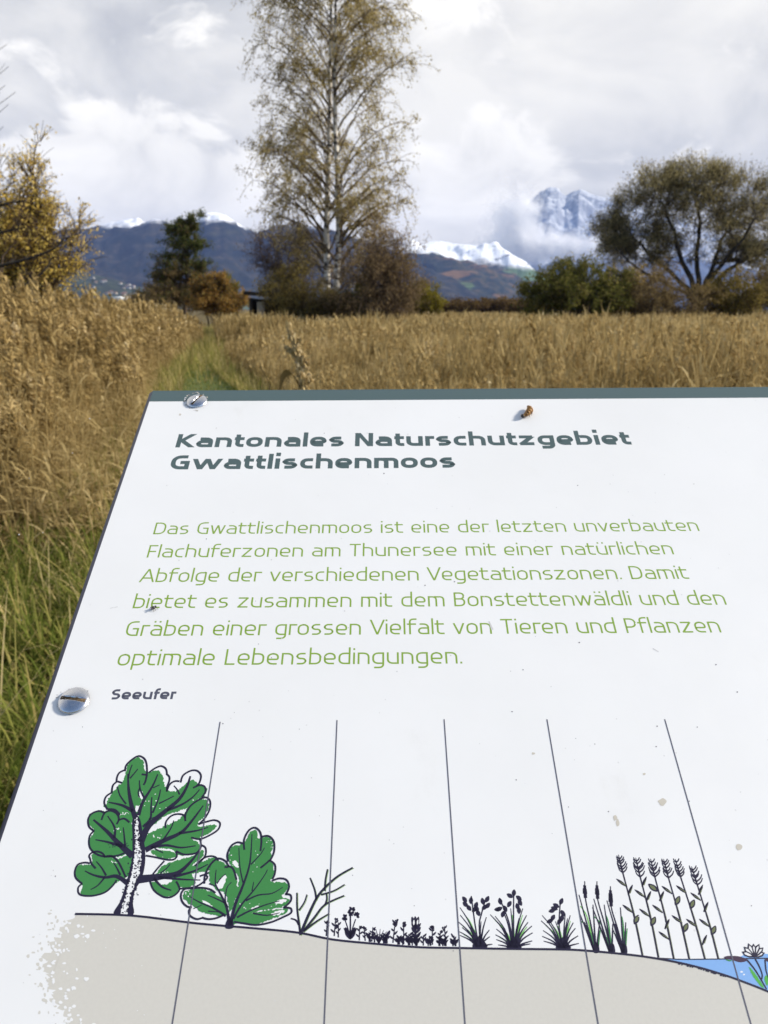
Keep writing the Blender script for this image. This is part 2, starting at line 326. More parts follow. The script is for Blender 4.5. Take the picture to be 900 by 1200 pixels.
def tree(name, label, cat, base, lobes, n1, n2, n3, leaf, mats, r0=.12, twig=.5, up=.3, base_r=.15, trunk=None, group=None, inner=.55, nl=10, lw=(.08, .05), spread=.06, droop=0., twig_up=.25, tint=None, bare=0.0, tips=.85, k1=6, qs=3, q3s=2, limbs=None):
    """limbs reach from the base (or along a trunk) into a set of crown lobes; boughs reach the lobe surface; twigs carry leaves"""
    e = empty(name, base, label, cat, group); B = np.array(base, float)
    W = Soup(); L = Soup(); TW = Soup(); ws = np.array([l[2] for l in lobes], float); ws /= ws.sum()
    tp_ = None
    if trunk is not None:
        top = np.array(trunk[0], float) - B; tp_ = wob(bez(np.zeros(3), top * .5 + rng.normal(size=3) * np.array([.1, .1, 0]) * np.linalg.norm(top) * .3, top, 10), .03); W.tube(tp_, np.linspace(trunk[1], trunk[2], 10), 7)
    lp = []
    for ends, ra, rb_ in (limbs or []):
        Q = np.array([np.array(q, float) - B for q in ends]); Q = np.vstack([[rng.normal() * .12, rng.normal() * .12, 0], Q]); t_ = np.linspace(0, len(Q) - 1, 16); Q = np.stack([np.interp(t_, np.arange(len(Q)), Q[:, z]) for z in range(3)], 1)
        for _ in range(2): Q[1:-1] = (Q[:-2] + 2 * Q[1:-1] + Q[2:]) / 4
        Q = wob(Q, .035); W.tube(Q, np.linspace(ra, rb_, 16), 8); lp.append((Q, np.linspace(ra, rb_, 16)))
    for i in range(n1):
        lc, lr, _ = lobes[rng.choice(len(lobes), p=ws)]; lc = np.array(lc, float) - B; lr = np.array(lr, float)
        d = unit(1)[0]; d[2] = d[2] * .8 + .15; T1 = lc + lr * d * inner * rng.uniform(.5, 1.1)
        if lp:
            cand = [(np.linalg.norm(T1 - Q[k]) + .8 * max(0, Q[k][2] - T1[2] + .3) + rng.random() * .8, Q[k], rr_[k]) for Q, rr_ in lp for k in range(5, 16)]; _, st, rr = min(cand, key=lambda c: c[0]); rr = max(rr * .5, .03)
        elif tp_ is not None:
            hmax = max(T1[2] - .25 * np.linalg.norm(T1[:2]), .1); k = min(int(np.searchsorted(tp_[:, 2], hmax * rng.uniform(.6, .95))), 8); st = tp_[k]; rr = np.interp(k, [0, 9], [trunk[1], trunk[2]]) * .6
        else:
            st = np.array([*(rng.normal(size=2) * base_r), 0]); rr = r0 * rng.uniform(.5, 1.1)
        mid = st + (T1 - st) * np.array([.35, .35, .6]) + np.array([0, 0, up * np.linalg.norm(T1 - st) * .25])
        P1 = wob(bez(st, mid, T1, 9), .015 * np.linalg.norm(T1 - st)); W.tube(P1, np.linspace(rr, rr * .35, 9), k1)
        tone = rng.normal() * .12
        for j in range(n2):
            q = P1[rng.integers(qs, 9)]; d = norm(unit(1)[0] * .8 + (T1 - lc) / lr + np.array([0, 0, .15])); T2 = lc + lr * d * rng.uniform(tips, 1.05)
            if np.linalg.norm(T2 - q) > 1.3 * lr.max(): T2 = q + (T2 - q) * .6
            P2 = wob(bez(q, (q + T2) / 2 + np.array([0, 0, up * np.linalg.norm(T2 - q) * .2]), T2, 7), .02 * np.linalg.norm(T2 - q)); W.tube(P2, np.linspace(rr * .32, rr * .1, 7), 4)
            t2 = tone + rng.normal() * .1
            for k in range(n3):
                q3 = P2[rng.integers(q3s, 7)]; o = norm(q3 - lc); d3 = norm(o * .7 + unit(1)[0] * .7 + np.array([0, 0, twig_up])); P3 = bez(q3, q3 + d3 * twig * .5 + np.array([0, 0, .05]), q3 + d3 * twig * rng.uniform(.5, 1.2) + np.array([0, 0, -droop * twig * .5]), 5)
                TW.tube(P3, np.linspace(rr * .09 + .004, .004, 5), 3, .5)
                if rng.random() > bare:
                    h = .5 + t2
                    if tint is not None: h = tint(q3 + B) + t2
                    place_leaves(L, P3[1:], nl, lw[0], lw[1], spread, h, droop)
    wo_ = W.build('trunk', mats[0], e, smooth=True); TW.build('twigs', mats[0] if len(mats) < 3 else mats[2], e)
    if L.n: L.build('crown', mats[1], e)
    return e
def ell(px, py, Y, rx, ry, wt=1.0, rd=None):
    """a crown lobe seen at photo px,py at distance Y with half sizes rx, ry in photo pixels"""
    m = mpp(Y); return (tuple(at(px, py, Y)), (rx * m, (rd or rx) * m, ry * m), wt)
def gnd(px, Y): p = at(px, 362, Y); return (p.x, Y, 0.0)

# ---- the birch, two stems from one base
def birch(Y=40.0):
    m = mpp(Y); base = np.array(gnd(388, Y)); e = empty('birch_tree', tuple(base), 'tall two stemmed silver birch with sparse olive leaves beyond the reeds', 'tree')
    Wl = Soup(); TW = Soup(); L = Soup()
    prof = lambda py: np.interp(py, [-130, -60, 0, 40, 100, 200, 280, 330], [12, 40, 62, 84, 92, 86, 92, 70])
    stems = [[(384, 392), (383, 330), (382, 260), (384, 200), (386, 120), (387, 40), (388, -60), (389, -110)], [(389, 392), (393, 350), (397, 300), (397, 240), (394, 170), (392, 80), (394, 0), (396, -90)]]
    for si, st in enumerate(stems):
        yo = -.25 if si else .25
        P = np.array([np.array(at(a, b, Y)) - base + (0, yo, 0) for a, b in st]); P[0, 2] = 0
        t = np.linspace(0, 7, 40); P = np.stack([np.interp(t, np.arange(8), P[:, i]) for i in range(3)], 1); P[1:-1] = (P[:-2] + P[1:-1] + P[2:]) / 3; P = wob(P, .012)
        Ws = Soup(); rad = np.interp(P[:, 2], [0, 2, 8, 19], [.21, .165, .11, .02]); Ws.tube(P, rad, 8); Ws.build('trunk', bark_birch, e, smooth=True)
        for i in range(92):
            f = rng.uniform(.10, .99) ** .8; k = int(f * 39); q = P[k]; py = 362 - (q[2] - 1.4) / m
            az = rng.uniform(0, 6.283); 
            if rng.random() < .45: az = (0 if si else math.pi) + rng.normal() * .8
            rise = rng.uniform(.75, 1.35); Lh = None
            for _ in range(2):
                zt = q[2] + rise * (Lh or 2.5) * .62; Lh = prof(362 - (zt - 1.4) / m) * m * rng.uniform(.45, 1.02)
            o = np.array([math.cos(az), math.sin(az), 0]); ss = np.linspace(0, 1, 10)[:, None]
            B = q + o * Lh * ss + np.array([0, 0, 1]) * Lh * rise * (ss * 1.25 - .6 * ss ** 2.2); B = wob(B, .035)
            r1 = max(rad[k] * .38, .012); TW.tube(B, np.linspace(r1, .008, 10), 4)
            for j in range(13):
                b0 = B[rng.integers(3, 10)]; d = norm(o * .6 + unit(1)[0] * .9 + (0, 0, .25)); l2 = Lh * rng.uniform(.12, .32); hang = rng.uniform(.2, .8)
                B2 = bez(b0, b0 + d * l2, b0 + d * l2 * 1.25 - (0, 0, hang), 7); TW.tube(B2, np.linspace(.013, .006, 7), 3)
                place_leaves(L, B2[1:], rng.integers(14, 50), .088, .062, .11, .5 + rng.normal() * .15, .4)
    # dead lower boughs, bare
    for a, b in [((383, 316), (362, 308)), ((397, 316), (372, 312)), ((397, 275), (416, 262)), ((383, 290), (350, 275)), ((396, 250), (430, 235))]:
        p0 = np.array(at(*a, Y)) - base; p1 = np.array(at(*b, Y)) - base; TW.tube(wob(bez(p0, (p0 + p1) / 2 + (0, 0, .1), p1, 6), .03), np.linspace(.045, .02, 6), 4)
    TW.build('branches', twig_birch, e); L.build('crown', leafmat('birch_leaf', [(0, (.22, .175, .085)), (.4, (.35, .285, .115)), (.7, (.46, .375, .15)), (1, (.60, .50, .26))], .5), e)
birch()

olive = leafmat('willow_leaf', [(0, (.15, .13, .07)), (.4, (.26, .225, .11)), (.75, (.38, .325, .155)), (1, (.50, .42, .21))])
brownl = leafmat('russet_leaf', [(0, (.10, .075, .04)), (.5, (.20, .15, .07)), (1, (.32, .235, .11))])
greenl = leafmat('evergreen_leaf', [(0, (.05, .055, .017)), (.45, (.115, .12, .03)), (.8, (.20, .185, .05)), (1, (.30, .25, .08))])
yellowl = leafmat('gold_leaf', [(0, (.28, .22, .07)), (.4, (.50, .39, .10)), (.72, (.66, .46, .095)), (1, (.78, .60, .19))])
orangel = leafmat('orange_leaf', [(0, (.11, .10, .035)), (.35, (.20, .14, .05)), (.6, (.34, .19, .05)), (.8, (.40, .23, .06)), (1, (.42, .32, .10))])
limel = leafmat('lime_leaf', [(0, (.12, .10, .02)), (.5, (.22, .19, .03)), (1, (.34, .28, .05))])
piney = leafmat('pine_needle', [(0, (.03, .04, .014)), (.4, (.085, .105, .03)), (.62, (.15, .165, .05)), (.75, (.13, .11, .05)), (1, (.20, .14, .065))])

# ---- the big rounded willow on the right, with its undergrowth
Y = 50.0
WLIMBS = [([(812, 345, 0), (790, 322, .3), (762, 300, .6), (738, 272, .8)], .20, .05), ([(816, 340, 0), (795, 300, -.4), (790, 268, -.6), (775, 238, -.8)], .21, .05), ([(820, 340, .2), (815, 300, .6), (822, 262, .9), (812, 225, 1.2)], .22, .05), ([(822, 342, .1), (838, 305, 1.0), (850, 270, 1.6), (862, 236, 2.0)], .20, .05), ([(824, 345, -.2), (850, 318, -.8), (880, 300, -1.3), (915, 286, -1.6)], .20, .05), ([(822, 343, -.3), (842, 312, -1.4), (868, 285, -2.2), (885, 255, -2.6)], .17, .05), ([(814, 348, -.2), (785, 335, -.8), (750, 318, -1.2), (722, 292, -1.4)], .14, .04)]
tree('willow_tree', 'broad round willow with dark forking limbs and thin grey olive leaves', 'tree', gnd(820, Y),
     [ell(742, 262, Y, 36, 30, 1), ell(770, 235, Y, 42, 34, 1.3), ell(815, 228, Y, 44, 34, 1.5), ell(860, 236, Y, 44, 34, 1.3), ell(892, 262, Y, 48, 36, 1.2), ell(730, 290, Y, 26, 22, .5), ell(905, 300, Y, 34, 28, .6), ell(820, 262, Y, 60, 30, .5), ell(757, 290, Y, 32, 24, .8), ell(842, 280, Y, 42, 24, .6), ell(884, 300, Y, 40, 22, .6), ell(716, 278, Y, 20, 24, .6), ell(790, 300, Y, 36, 22, .6), ell(850, 305, Y, 44, 20, .6)],
     66, 9, 16, 13, (bark_dark, olive), limbs=[([at(x, y, Y + dy) for x, y, dy in pts], ra, rb_) for pts, ra, rb_ in WLIMBS], r0=.15, twig=.75, up=.1, base_r=.3, nl=8, lw=(.13, .05), spread=.13, twig_up=.6, tips=.82, qs=5, q3s=3)
Y = 44.0
tree('evergreen_shrub', 'rounded dark green shrub left of the brown thicket', 'shrub', gnd(668, Y), [ell(650, 336, Y, 38, 24, 1.1), ell(692, 330, Y, 36, 26, 1), ell(630, 352, Y, 28, 20, .8), ell(668, 318, Y, 26, 15, .5), ell(670, 356, Y, 66, 20, 1.0), ell(722, 345, Y, 26, 26, .6)], 52, 6, 9, 14, (bark_brown, greenl), r0=.05, twig=.4, base_r=.6, nl=13, lw=(.12, .075), spread=.09)
Y = 45.0
tree('brown_thicket', 'dull brown leafless looking thicket between green shrub and willow', 'shrub', gnd(752, Y), [ell(740, 343, Y, 46, 26, 1.2), ell(780, 342, Y, 36, 28, 1), ell(716, 354, Y, 34, 20, .7), ell(815, 352, Y, 34, 20, .8)], 44, 6, 9, 14, (bark_brown, brownl), r0=.04, twig=.5, base_r=1.0, nl=11, lw=(.10, .06), spread=.10)
Y = 46.0
tree('yellow_shrub', 'yellowing olive shrub at the right foot of the willow', 'shrub', gnd(862, Y), [ell(862, 345, Y, 32, 24, 1.2), ell(835, 352, Y, 24, 18, .8), ell(880, 350, Y, 18, 20, .6)], 26, 6, 8, 14, (bark_brown, leafmat('yellowing_leaf', [(0, (.09, .075, .025)), (.5, (.21, .165, .05)), (1, (.36, .26, .07))])), r0=.04, twig=.4, base_r=.7, nl=13, lw=(.11, .07), spread=.09)
Y = 56.0
tree('orange_shrub', 'small orange leaved shrub glowing behind the brown thicket', 'shrub', gnd(738, Y), [ell(735, 318, Y, 20, 20, 1), ell(752, 322, Y, 16, 16, .6), ell(740, 345, Y, 24, 16, .5)], 12, 5, 7, 10, (bark_brown, yellowl), r0=.05, twig=.45, base_r=.3, nl=8, lw=(.11, .07))
Y = 62.0
tree('dark_shrub', 'dark shrub at the far right edge behind the willow', 'shrub', gnd(900, Y), [ell(898, 340, Y, 26, 26, 1), ell(925, 335, Y, 30, 30, 1)], 20, 6, 8, 12, (bark_dark, brownl), r0=.05, twig=.5, base_r=.6, nl=12, lw=(.14, .09), spread=.12)
# ---- round the birch's foot
Y = 37.0
tree('bare_thicket', 'red brown bare twigged thicket at the right foot of the birch', 'shrub', gnd(440, Y), [ell(440, 322, Y, 48, 42, 1.2), ell(465, 302, Y, 32, 32, .9), ell(418, 346, Y, 48, 24, .9), ell(474, 345, Y, 30, 24, .7), ell(445, 285, Y, 26, 28, .4)], 40, 7, 10, 8, (bark_brown, leafmat('dead_leaf', [(0, (.12, .09, .052)), (.5, (.23, .165, .088)), (1, (.36, .26, .14))])), r0=.035, twig=.6, base_r=.8, nl=7, lw=(.09, .055), spread=.10, twig_up=.4)
Y = 42.5
tree('purple_shrub', 'thin leafless purple brown shrub at the left of the birch stems', 'shrub', gnd(340, Y), [ell(335, 290, Y, 40, 28, 1.2), ell(362, 285, Y, 28, 26, 1), ell(315, 300, Y, 26, 24, .6)], 24, 6, 9, 8, (bark_brown, leafmat('purple_bud', [(0, (.08, .062, .06)), (.5, (.14, .105, .09)), (1, (.21, .16, .12))])), r0=.04, twig=.6, base_r=.5, nl=5, lw=(.08, .05), spread=.08, twig_up=.5)
Y = 38.5
tree('olive_shrub', 'low olive brown shrub beside the hut under the birch', 'shrub', gnd(338, Y), [ell(338, 340, Y, 32, 22, 1.2), ell(364, 350, Y, 30, 20, 1), ell(392, 356, Y, 24, 14, .7), ell(345, 322, Y, 18, 14, .4)], 32, 6, 8, 12, (bark_brown, leafmat('olive_brown_leaf', [(0, (.10, .08, .03)), (.5, (.22, .175, .06)), (1, (.36, .28, .09))])), r0=.03, twig=.4, base_r=.7, nl=11, lw=(.09, .06), spread=.08)
Y = 39.0
tree('green_shrub', 'small dark green shrub in the shade behind the birch base', 'shrub', gnd(425, Y), [ell(425, 352, Y, 24, 16, 1.2), ell(400, 358, Y, 18, 12, .7)], 16, 6, 8, 12, (bark_dark, greenl), r0=.03, twig=.3, base_r=.5, nl=11, lw=(.09, .06))
Y = 58.0
tree('lime_shrub', 'yellow green shrub right of the birch thicket', 'shrub', gnd(500, Y), [ell(498, 350, Y, 22, 17, 1.2), ell(480, 355, Y, 20, 14, .7)], 20, 6, 8, 12, (bark_brown, limel), r0=.03, twig=.4, base_r=.7, nl=14, lw=(.13, .09), spread=.1)
# ---- left middle distance
Y = 60.0
tree('pine_tree', 'dark ragged pine standing alone before the blue hills', 'tree', gnd(214, Y), [ell(204, 267, Y, 11, 9, .6), ell(229, 255, Y, 7, 9, .4), ell(222, 272, Y, 14, 7, .5), ell(212, 285, Y, 21, 9, .8), ell(224, 301, Y, 17, 10, .8), ell(205, 312, Y, 21, 11, .8), ell(214, 330, Y, 32, 15, 1.1), ell(194, 346, Y, 30, 13, .8), ell(238, 343, Y, 24, 13, .7), ell(189, 302, Y, 9, 5, .3), ell(239, 288, Y, 8, 5, .3), ell(186, 323, Y, 14, 7, .4), ell(242, 316, Y, 12, 7, .4)], 44, 6, 8, 12, (bark_brown, piney), twig=.45, up=.2, trunk=(at(220, 262, Y), .16, .03), nl=13, lw=(.16, .07), spread=.10,
     tint=lambda p: (.42 if p[2] > 4.6 + rng.normal() * .7 else .85), inner=.4)
Y = 54.0
tree('russet_tree', 'small orange red autumn tree right of the pine', 'tree', gnd(258, Y), [ell(252, 335, Y, 15, 13, 1.0), ell(240, 343, Y, 20, 14, 1), ell(268, 345, Y, 12, 14, .8), ell(252, 358, Y, 30, 10, 1.1), ell(262, 326, Y, 7, 7, .3), ell(230, 350, Y, 16, 12, .7), ell(276, 355, Y, 16, 9, .6), ell(241, 322, Y, 9, 7, .35), ell(283, 350, Y, 9, 6, .35), ell(228, 338, Y, 10, 6, .35)], 40, 6, 9, 7, (bark_brown, orangel), r0=.04, twig=.4, base_r=.4, nl=12, lw=(.12, .08), spread=.08)
Y = 70.0
tree('pale_poplar', 'slim pale yellow sapling between russet tree and birch', 'tree', gnd(272, Y), [ell(271, 330, Y, 7, 13, 1)], 8, 5, 6, 8, (bark_brown, limel), r0=.04, twig=.3, base_r=.1, nl=8, lw=(.12, .08))
Y = 75.0
tree('bramble_shrub', 'low brown shrubs line beyond the reeds at the left of the pine', 'shrub', gnd(195, Y), [ell(195, 345, Y, 26, 12, 1), ell(165, 352, Y, 20, 8, .6), ell(235, 348, Y, 24, 10, 1), ell(268, 358, Y, 26, 8, .9), ell(150, 355, Y, 20, 7, .5)], 26, 6, 8, 10, (bark_brown, brownl), r0=.03, twig=.5, base_r=1.5, nl=10, lw=(.15, .1), spread=.1)
# ---- yellow willow at the left edge, and the bare tree whose twigs hang in from outside the frame
Y = 19.0
tree('golden_willow', 'golden yellow autumn willow bush rising from reeds at the left edge', 'tree', gnd(10, Y), [ell(45, 285, Y, 50, 44, 1.5), ell(15, 255, Y, 42, 52, 1.4), ell(38, 218, Y, 26, 30, .7), ell(75, 300, Y, 32, 40, 1), ell(-20, 240, Y, 40, 60, 1), ell(60, 330, Y, 55, 26, .8), ell(-10, 320, Y, 50, 40, .8), ell(44, 178, Y, 8, 24, .22), ell(88, 270, Y, 16, 26, .5)],
     60, 7, 9, 10, (bark_brown, yellowl), r0=.04, twig=.42, base_r=.7, nl=10, lw=(.068, .036), spread=.05, up=.3, twig_up=.45, tint=lambda p: .66 if p[2] > 2.2 else .58, bare=.45)
Y = 24.0
def limb_tree():
    b = np.array(gnd(-150, Y)); e = empty('bare_tree', tuple(b), 'leafless tree reaching bare dark twigs into the left edge of the sky', 'tree'); W = Soup()
    top = np.array(at(-160, -40, Y)) - b; W.tube(wob(bez(np.zeros(3), top * .5 + (.2, 0, 0), top, 12), .04), np.linspace(.22, .05, 12), 7)
    for px, py, sx, sy in [(8, 52, -90, 90), (10, 78, -100, 110), (6, 100, -95, 140), (18, 108, -120, 170), (10, 122, -80, 180), (4, 148, -70, 190), (-20, 20, -140, 60), (-40, 160, -150, 220), (-250, 40, -160, 150), (-230, 120, -160, 200), (-60, 60, -150, 140)]:
        p1 = np.array(at(px, py, Y)) - b; p0 = np.array(at(min(sx - 40, -150) if px > -60 else -155, sy + 70, Y)) - b
        Q = wob(bez(p0, (p0 + p1) / 2 + (0, 0, -.25), p1, 9), .03); W.tube(Q, np.linspace(.03, .006, 9), 4)
        for j in range(7):
            q = Q[rng.integers(3, 8)]; d = norm((p1 - p0) * .5 / np.linalg.norm(p1 - p0) + unit(1)[0] * .55 + (0, 0, .2)); W.tube(bez(q, q + d * .2, q + d * rng.uniform(.2, .55) + (0, 0, .06), 4), np.linspace(.010, .004, 4), 3)
    W.build('trunk', bark_dark, e)
limb_tree()
Y = 17.5
def bough():
    b = np.array(gnd(-70, Y)); e = empty('leafless_shrub', tuple(b), 'dark bare boughs arching in front of the golden willow at left edge', 'shrub'); W = Soup()
    for pts in [[(-70, 362), (-40, 325), (0, 311), (40, 302), (72, 288), (78, 268)], [(-60, 362), (-20, 345), (30, 335), (52, 318), (62, 300)], [(-70, 362), (-50, 280), (0, 239), (30, 235)], [(-75, 362), (-30, 290), (0, 273), (28, 266)]]:
        P = np.array([np.array(at(x, y, Y)) - b for x, y in pts]); P[0, 2] = 0; t = np.linspace(0, len(P) - 1, 14); P = np.stack([np.interp(t, np.arange(len(P)), P[:, i]) for i in range(3)], 1); P[1:-1] = (P[:-2] + 2 * P[1:-1] + P[2:]) / 4
        W.tube(P, np.linspace(.05, .012, 14), 5)
        for j in range(10):
            q = P[rng.integers(4, 13)]; d = norm(np.array([.5, 0, .5]) + unit(1)[0] * .7); W.tube(bez(q, q + d * .15, q + d * rng.uniform(.2, .5), 4), np.linspace(.012, .004, 4), 3)
    W.build('stems', bark_dark, e)
bough()
# ---- far hedge under the snowy hill
Y = 120.0
for i, (px, rx, ry) in enumerate([(532, 20, 9), (560, 22, 8), (590, 20, 10), (615, 18, 8)]):
    tree('hedge_shrub', ['low red brown hedge shrub, nearest the birch thicket', 'low red brown hedge shrub, second from the lime shrub', 'low red brown hedge shrub, third from the lime shrub', 'low red brown hedge shrub half behind the dark green shrub'][i], 'shrub', gnd(px, Y), [ell(px, 361, Y, rx, ry, 1)], 14, 6, 8, 10, (bark_brown, leafmat('hedge_leaf', [(0, (.06, .04, .022)), (.5, (.13, .085, .04)), (1, (.22, .15, .06))])), r0=.04, twig=.6, base_r=1.5, nl=9, lw=(.24, .16), spread=.2, group='hedge shrubs under the snowy hill')

# ---- small buildings beyond the reeds
wood = noisemat('weathered_boards', [(.3, (.03, .023, .016)), (.7, (.075, .055, .037))], 6, stretch=(1, 1, 8)); inside_shade = flat('hide_inside_shade', (.02, .018, .015), .9); pale_bd = noisemat('pale_boards', [(.3, (.30, .23, .15)), (.7, (.48, .38, .26))], 5, stretch=(8, 1, 1))
Y = 42.0; c = at(322, 362, Y)
e = empty('bird_hide', (c.x, Y, 0), 'low wooden shelter with flat dark roof left of the birch', 'hut')
b = Soup(); b.box((-1.15, -.9, 0), (-.98, .9, 1.92)); b.box((.85, -.9, 0), (1.0, .9, 1.9)); b.box((-.98, .8, 0), (.85, .9, 1.9)); b.build('wall', wood, e)
b = Soup(); M = Matrix.Rotation(R(4), 4, 'Y'); b.box((-1.5, -1.25, 1.98), (1.25, 1.2, 2.10), M=M); b.box((-1.52, -1.27, 2.10), (1.27, 1.22, 2.16), M=M); b.build('roof', noisemat('felt_roof', [(.3, (.035, .027, .022)), (.7, (.075, .058, .045))], 4), e)
b = Soup(); b.box((-.75, -.95, 0), (-.38, -.902, 1.75)); b.build('door', pale_bd, e)
b = Soup(); b.box((-.9, -.88, 1.77), (.80, -.84, 1.88)); b.build('opening_shade', inside_shade, e)  # dark bar in the opening; the inside's shade is put into its colour
Y = 120.0; c = at(142, 352, Y)
e = empty('shed', (c.x, Y, 0), 'tiny white flat roofed shed left of the pine', 'shed')
b = Soup(); b.box((-.85, -1, 0), (.85, 1, 2.6)); b.build('wall', flat('shed_wall', (.45, .33, .18), .8), e)
b = Soup(); b.box((-1.0, -1.15, 2.6), (1.0, 1.15, 3.15)); b.build('roof', flat('shed_roof', (.85, .85, .83), .5), e)

# ================================================================== REEDS AND GRASS
straw = leafmat('reed_straw', [(0, (.15, .112, .05)), (.3, (.27, .20, .085)), (.6, (.40, .30, .13)), (1, (.58, .45, .22))], .3)
plume = leafmat('reed_plume', [(0, (.18, .125, .05)), (.4, (.35, .25, .10)), (.8, (.52, .395, .19)), (1, (.66, .54, .32))], .3)
grassm = leafmat('grass_blade', [(0, (.075, .10, .018)), (.3, (.14, .17, .032)), (.55, (.24, .235, .06)), (.75, (.38, .31, .105)), (1, (.55, .44, .21))], .35)
def blade(p0, d, L, wd, droop, n=4, side=None):
    """a strip: leaves p0 along d, bends down; returns verts (n+1)*2"""
    d = np.array(d, float); t = np.linspace(0, 1, n + 1)[:, None]
    P = p0 + d * L * t + np.array([0, 0, -droop * L]) * t ** 2
    sd = norm(np.cross(d, [0, 0, 1.]) + 1e-6) if side is None else side
    wv = (wd * np.array([.7, 1, .8, .5, .06]) if n == 4 else wd * np.linspace(1, .06, n + 1))[:, None]
    V = np.stack([P - sd * wv / 2, P + sd * wv / 2], 1).reshape(-1, 3); i = np.arange(n)[:, None] * 2
    return V, i + np.array([[0, 1, 3, 2]])
def reed_template(H, nleaf, npl, seg, lodw=1.0, flat_stem=False, upr=(.1, 1.1), drp=(.2, .9)):
    V = []; F = []; M = []; D = []; n = 0
    lean = rng.normal(size=2) * .06 + (-.07, 0); bend = rng.normal(size=2) * .05 + (-.07, 0)
    f = lambda t: np.array([lean[0] * t + bend[0] * t * t, lean[1] * t + bend[1] * t * t, t]) * H
    def put(v, fa, m, dd):
        nonlocal n; V.append(v); F.append(np.asarray(fa) + n); M.append(np.full(len(fa), m)); D.append(np.full(len(v), dd)); n += len(v)
    th = rng.uniform(0, 6.28)
    for k in range(2 if flat_stem else 2):
        sd = np.array([math.cos(th + k * 1.57), math.sin(th + k * 1.57), 0]); w_ = .0045 * lodw
        t = np.linspace(0, .95, seg + 1); P = np.array([f(x) for x in t]); v = np.stack([P - sd * w_ * (1 - t[:, None] * .5), P + sd * w_ * (1 - t[:, None] * .5)], 1).reshape(-1, 3); i = np.arange(seg)[:, None] * 2
        put(v, i + np.array([[0, 1, 3, 2]]), 0, .1)
    for k in range(nleaf):
        t = rng.uniform(.25, .85); a = rng.uniform(0, 6.28); up_ = rng.uniform(*upr)
        v, fa = blade(f(t), norm(np.array([math.cos(a), math.sin(a), up_])), rng.uniform(.18, .42), .014 * lodw, rng.uniform(*drp), 4 if seg > 2 else 2)
        put(v, fa, 0, rng.normal() * .15)
    if npl:
        wind = math.pi; c, a_, b_ = [], [], []
        for k in range(npl):
            t = rng.uniform(0, 1); base = f(.80 + .20 * t); rad = (1 - t) * .06 + .012; ang = wind + rng.normal() * 1.1
            o = np.array([math.cos(ang), math.sin(ang), 0]); p = base + o * rad * rng.uniform(.2, 1) + (0, 0, rng.uniform(-.05, .03))
            d = norm(o * .5 + np.array([-.25, 0, rng.uniform(-.2, 1.1)]) + rng.normal(size=3) * .22); c.append(p); a_.append(d * rng.uniform(.016, .042) * lodw ** .5); b_.append(norm(np.cross(d, rng.normal(size=3))) * rng.uniform(.004, .009) * lodw)
        c, a_, b_ = map(np.array, (c, a_, b_)); v = np.stack([c - a_, c + b_, c + a_, c - b_], 1).reshape(-1, 3); put(v, np.arange(4 * npl).reshape(npl, 4), 1, .0)
    return np.concatenate(V), np.concatenate(F), np.concatenate(M), np.concatenate(D)
def scatter(s, temps, X, Yp, hs, r0, z0=0.0, rot=6.283):
    idx = rng.integers(0, len(temps), len(X))
    for k, (V, F, M, D) in enumerate(temps):
        m_ = np.where(idx == k)[0]; n = len(m_)
        if not n: continue
        a = rng.uniform(-rot / 2, rot / 2, n); ca, sa = np.cos(a)[:, None], np.sin(a)[:, None]; h = hs[m_][:, None]
        Q = np.stack([(V[:, 0] * ca - V[:, 1] * sa) * (.6 + .4 * h) + X[m_][:, None], (V[:, 0] * sa + V[:, 1] * ca) * (.6 + .4 * h) + Yp[m_][:, None], V[:, 2] * h + z0], -1)
        r = np.clip(r0[m_][:, None] + D[None] + rng.normal(size=(n, 1)) * .12, 0, 1)
        off = np.arange(n)[:, None, None] * len(V); FF = (F[None] + off).reshape(-1, 4)
        # keep material slots
        s.F4.append(FF + s.n); s.m4.append(np.tile(M, n).astype(np.int32)); s.V.append(Q.reshape(-1, 3)); s.r.append(r.reshape(-1)); s.n += n * len(V)
def pn(x, y, f, sd=0): return np.array([mnoise.fractal(Vector((a * f, b * f, sd)), .8, 2.0, 3) for a, b in zip(x, y)])
def px_x(px, y): return (px - 450) / FPX * y / .97
def edge(y): return path_x(y) - pw(y)                                   # the path's left verge
near_t = [reed_template(1.0, rng.integers(6, 11), rng.integers(80, 120), 5) for _ in range(14)]
mid_t = [reed_template(1.0, 5, 26, 2, 1.7) for _ in range(10)]
far_t = [reed_template(1.0, 4, 7, 1, 4.0, True) for _ in range(8)]
strawm_t = [reed_template(1.0, 8, 2, 2, 1.5, False, (1., 4.5), (.0, .35)) for _ in range(10)]
strawf_t = [reed_template(1.0, 6, 2, 1, 2.8, True, (1., 4.5), (.0, .3)) for _ in range(10)]
bare_t = [reed_template(1.0, rng.integers(5, 9), 0, 3, 1.1) for _ in range(8)]

# left bed
s = Soup()
def bed(n, y0, y1, temps, H, left, tone, minoff, hv=.10, pwr=1.0):
    y = y0 + (y1 - y0) * rng.random(n) ** pwr; lo = np.array([px_x(left, v) for v in y]); hi = np.array([edge(v) for v in y]) - minoff
    ok = hi > lo; y = y[ok]; x = lo[ok] + (hi[ok] - lo[ok]) * rng.random(ok.sum())
    dist = np.array([edge(v) for v in y]) - x
    h = H * (1 + pn(x, y, .5, 2) * .12 + rng.normal(size=len(x)) * hv) * np.clip(.50 + (dist - minoff) * .42, .4, 1)
    scatter(s, temps, x, y, np.clip(h, .3, 2.2), np.clip(tone + pn(x, y, .7, 5) * .25 + rng.normal(size=len(x)) * .14, 0, 1), rot=1.6 if temps is not bare_t else 6.283)
bed(1500, 4.8, 9.5, near_t, 1.44, -150, .45, .72)
bed(2000, 4.6, 9.5, bare_t, 1.12, -150, .50, .66, .2)
bed(700, 4.0, 8.5, bare_t, .95, -150, .55, .12, .25)
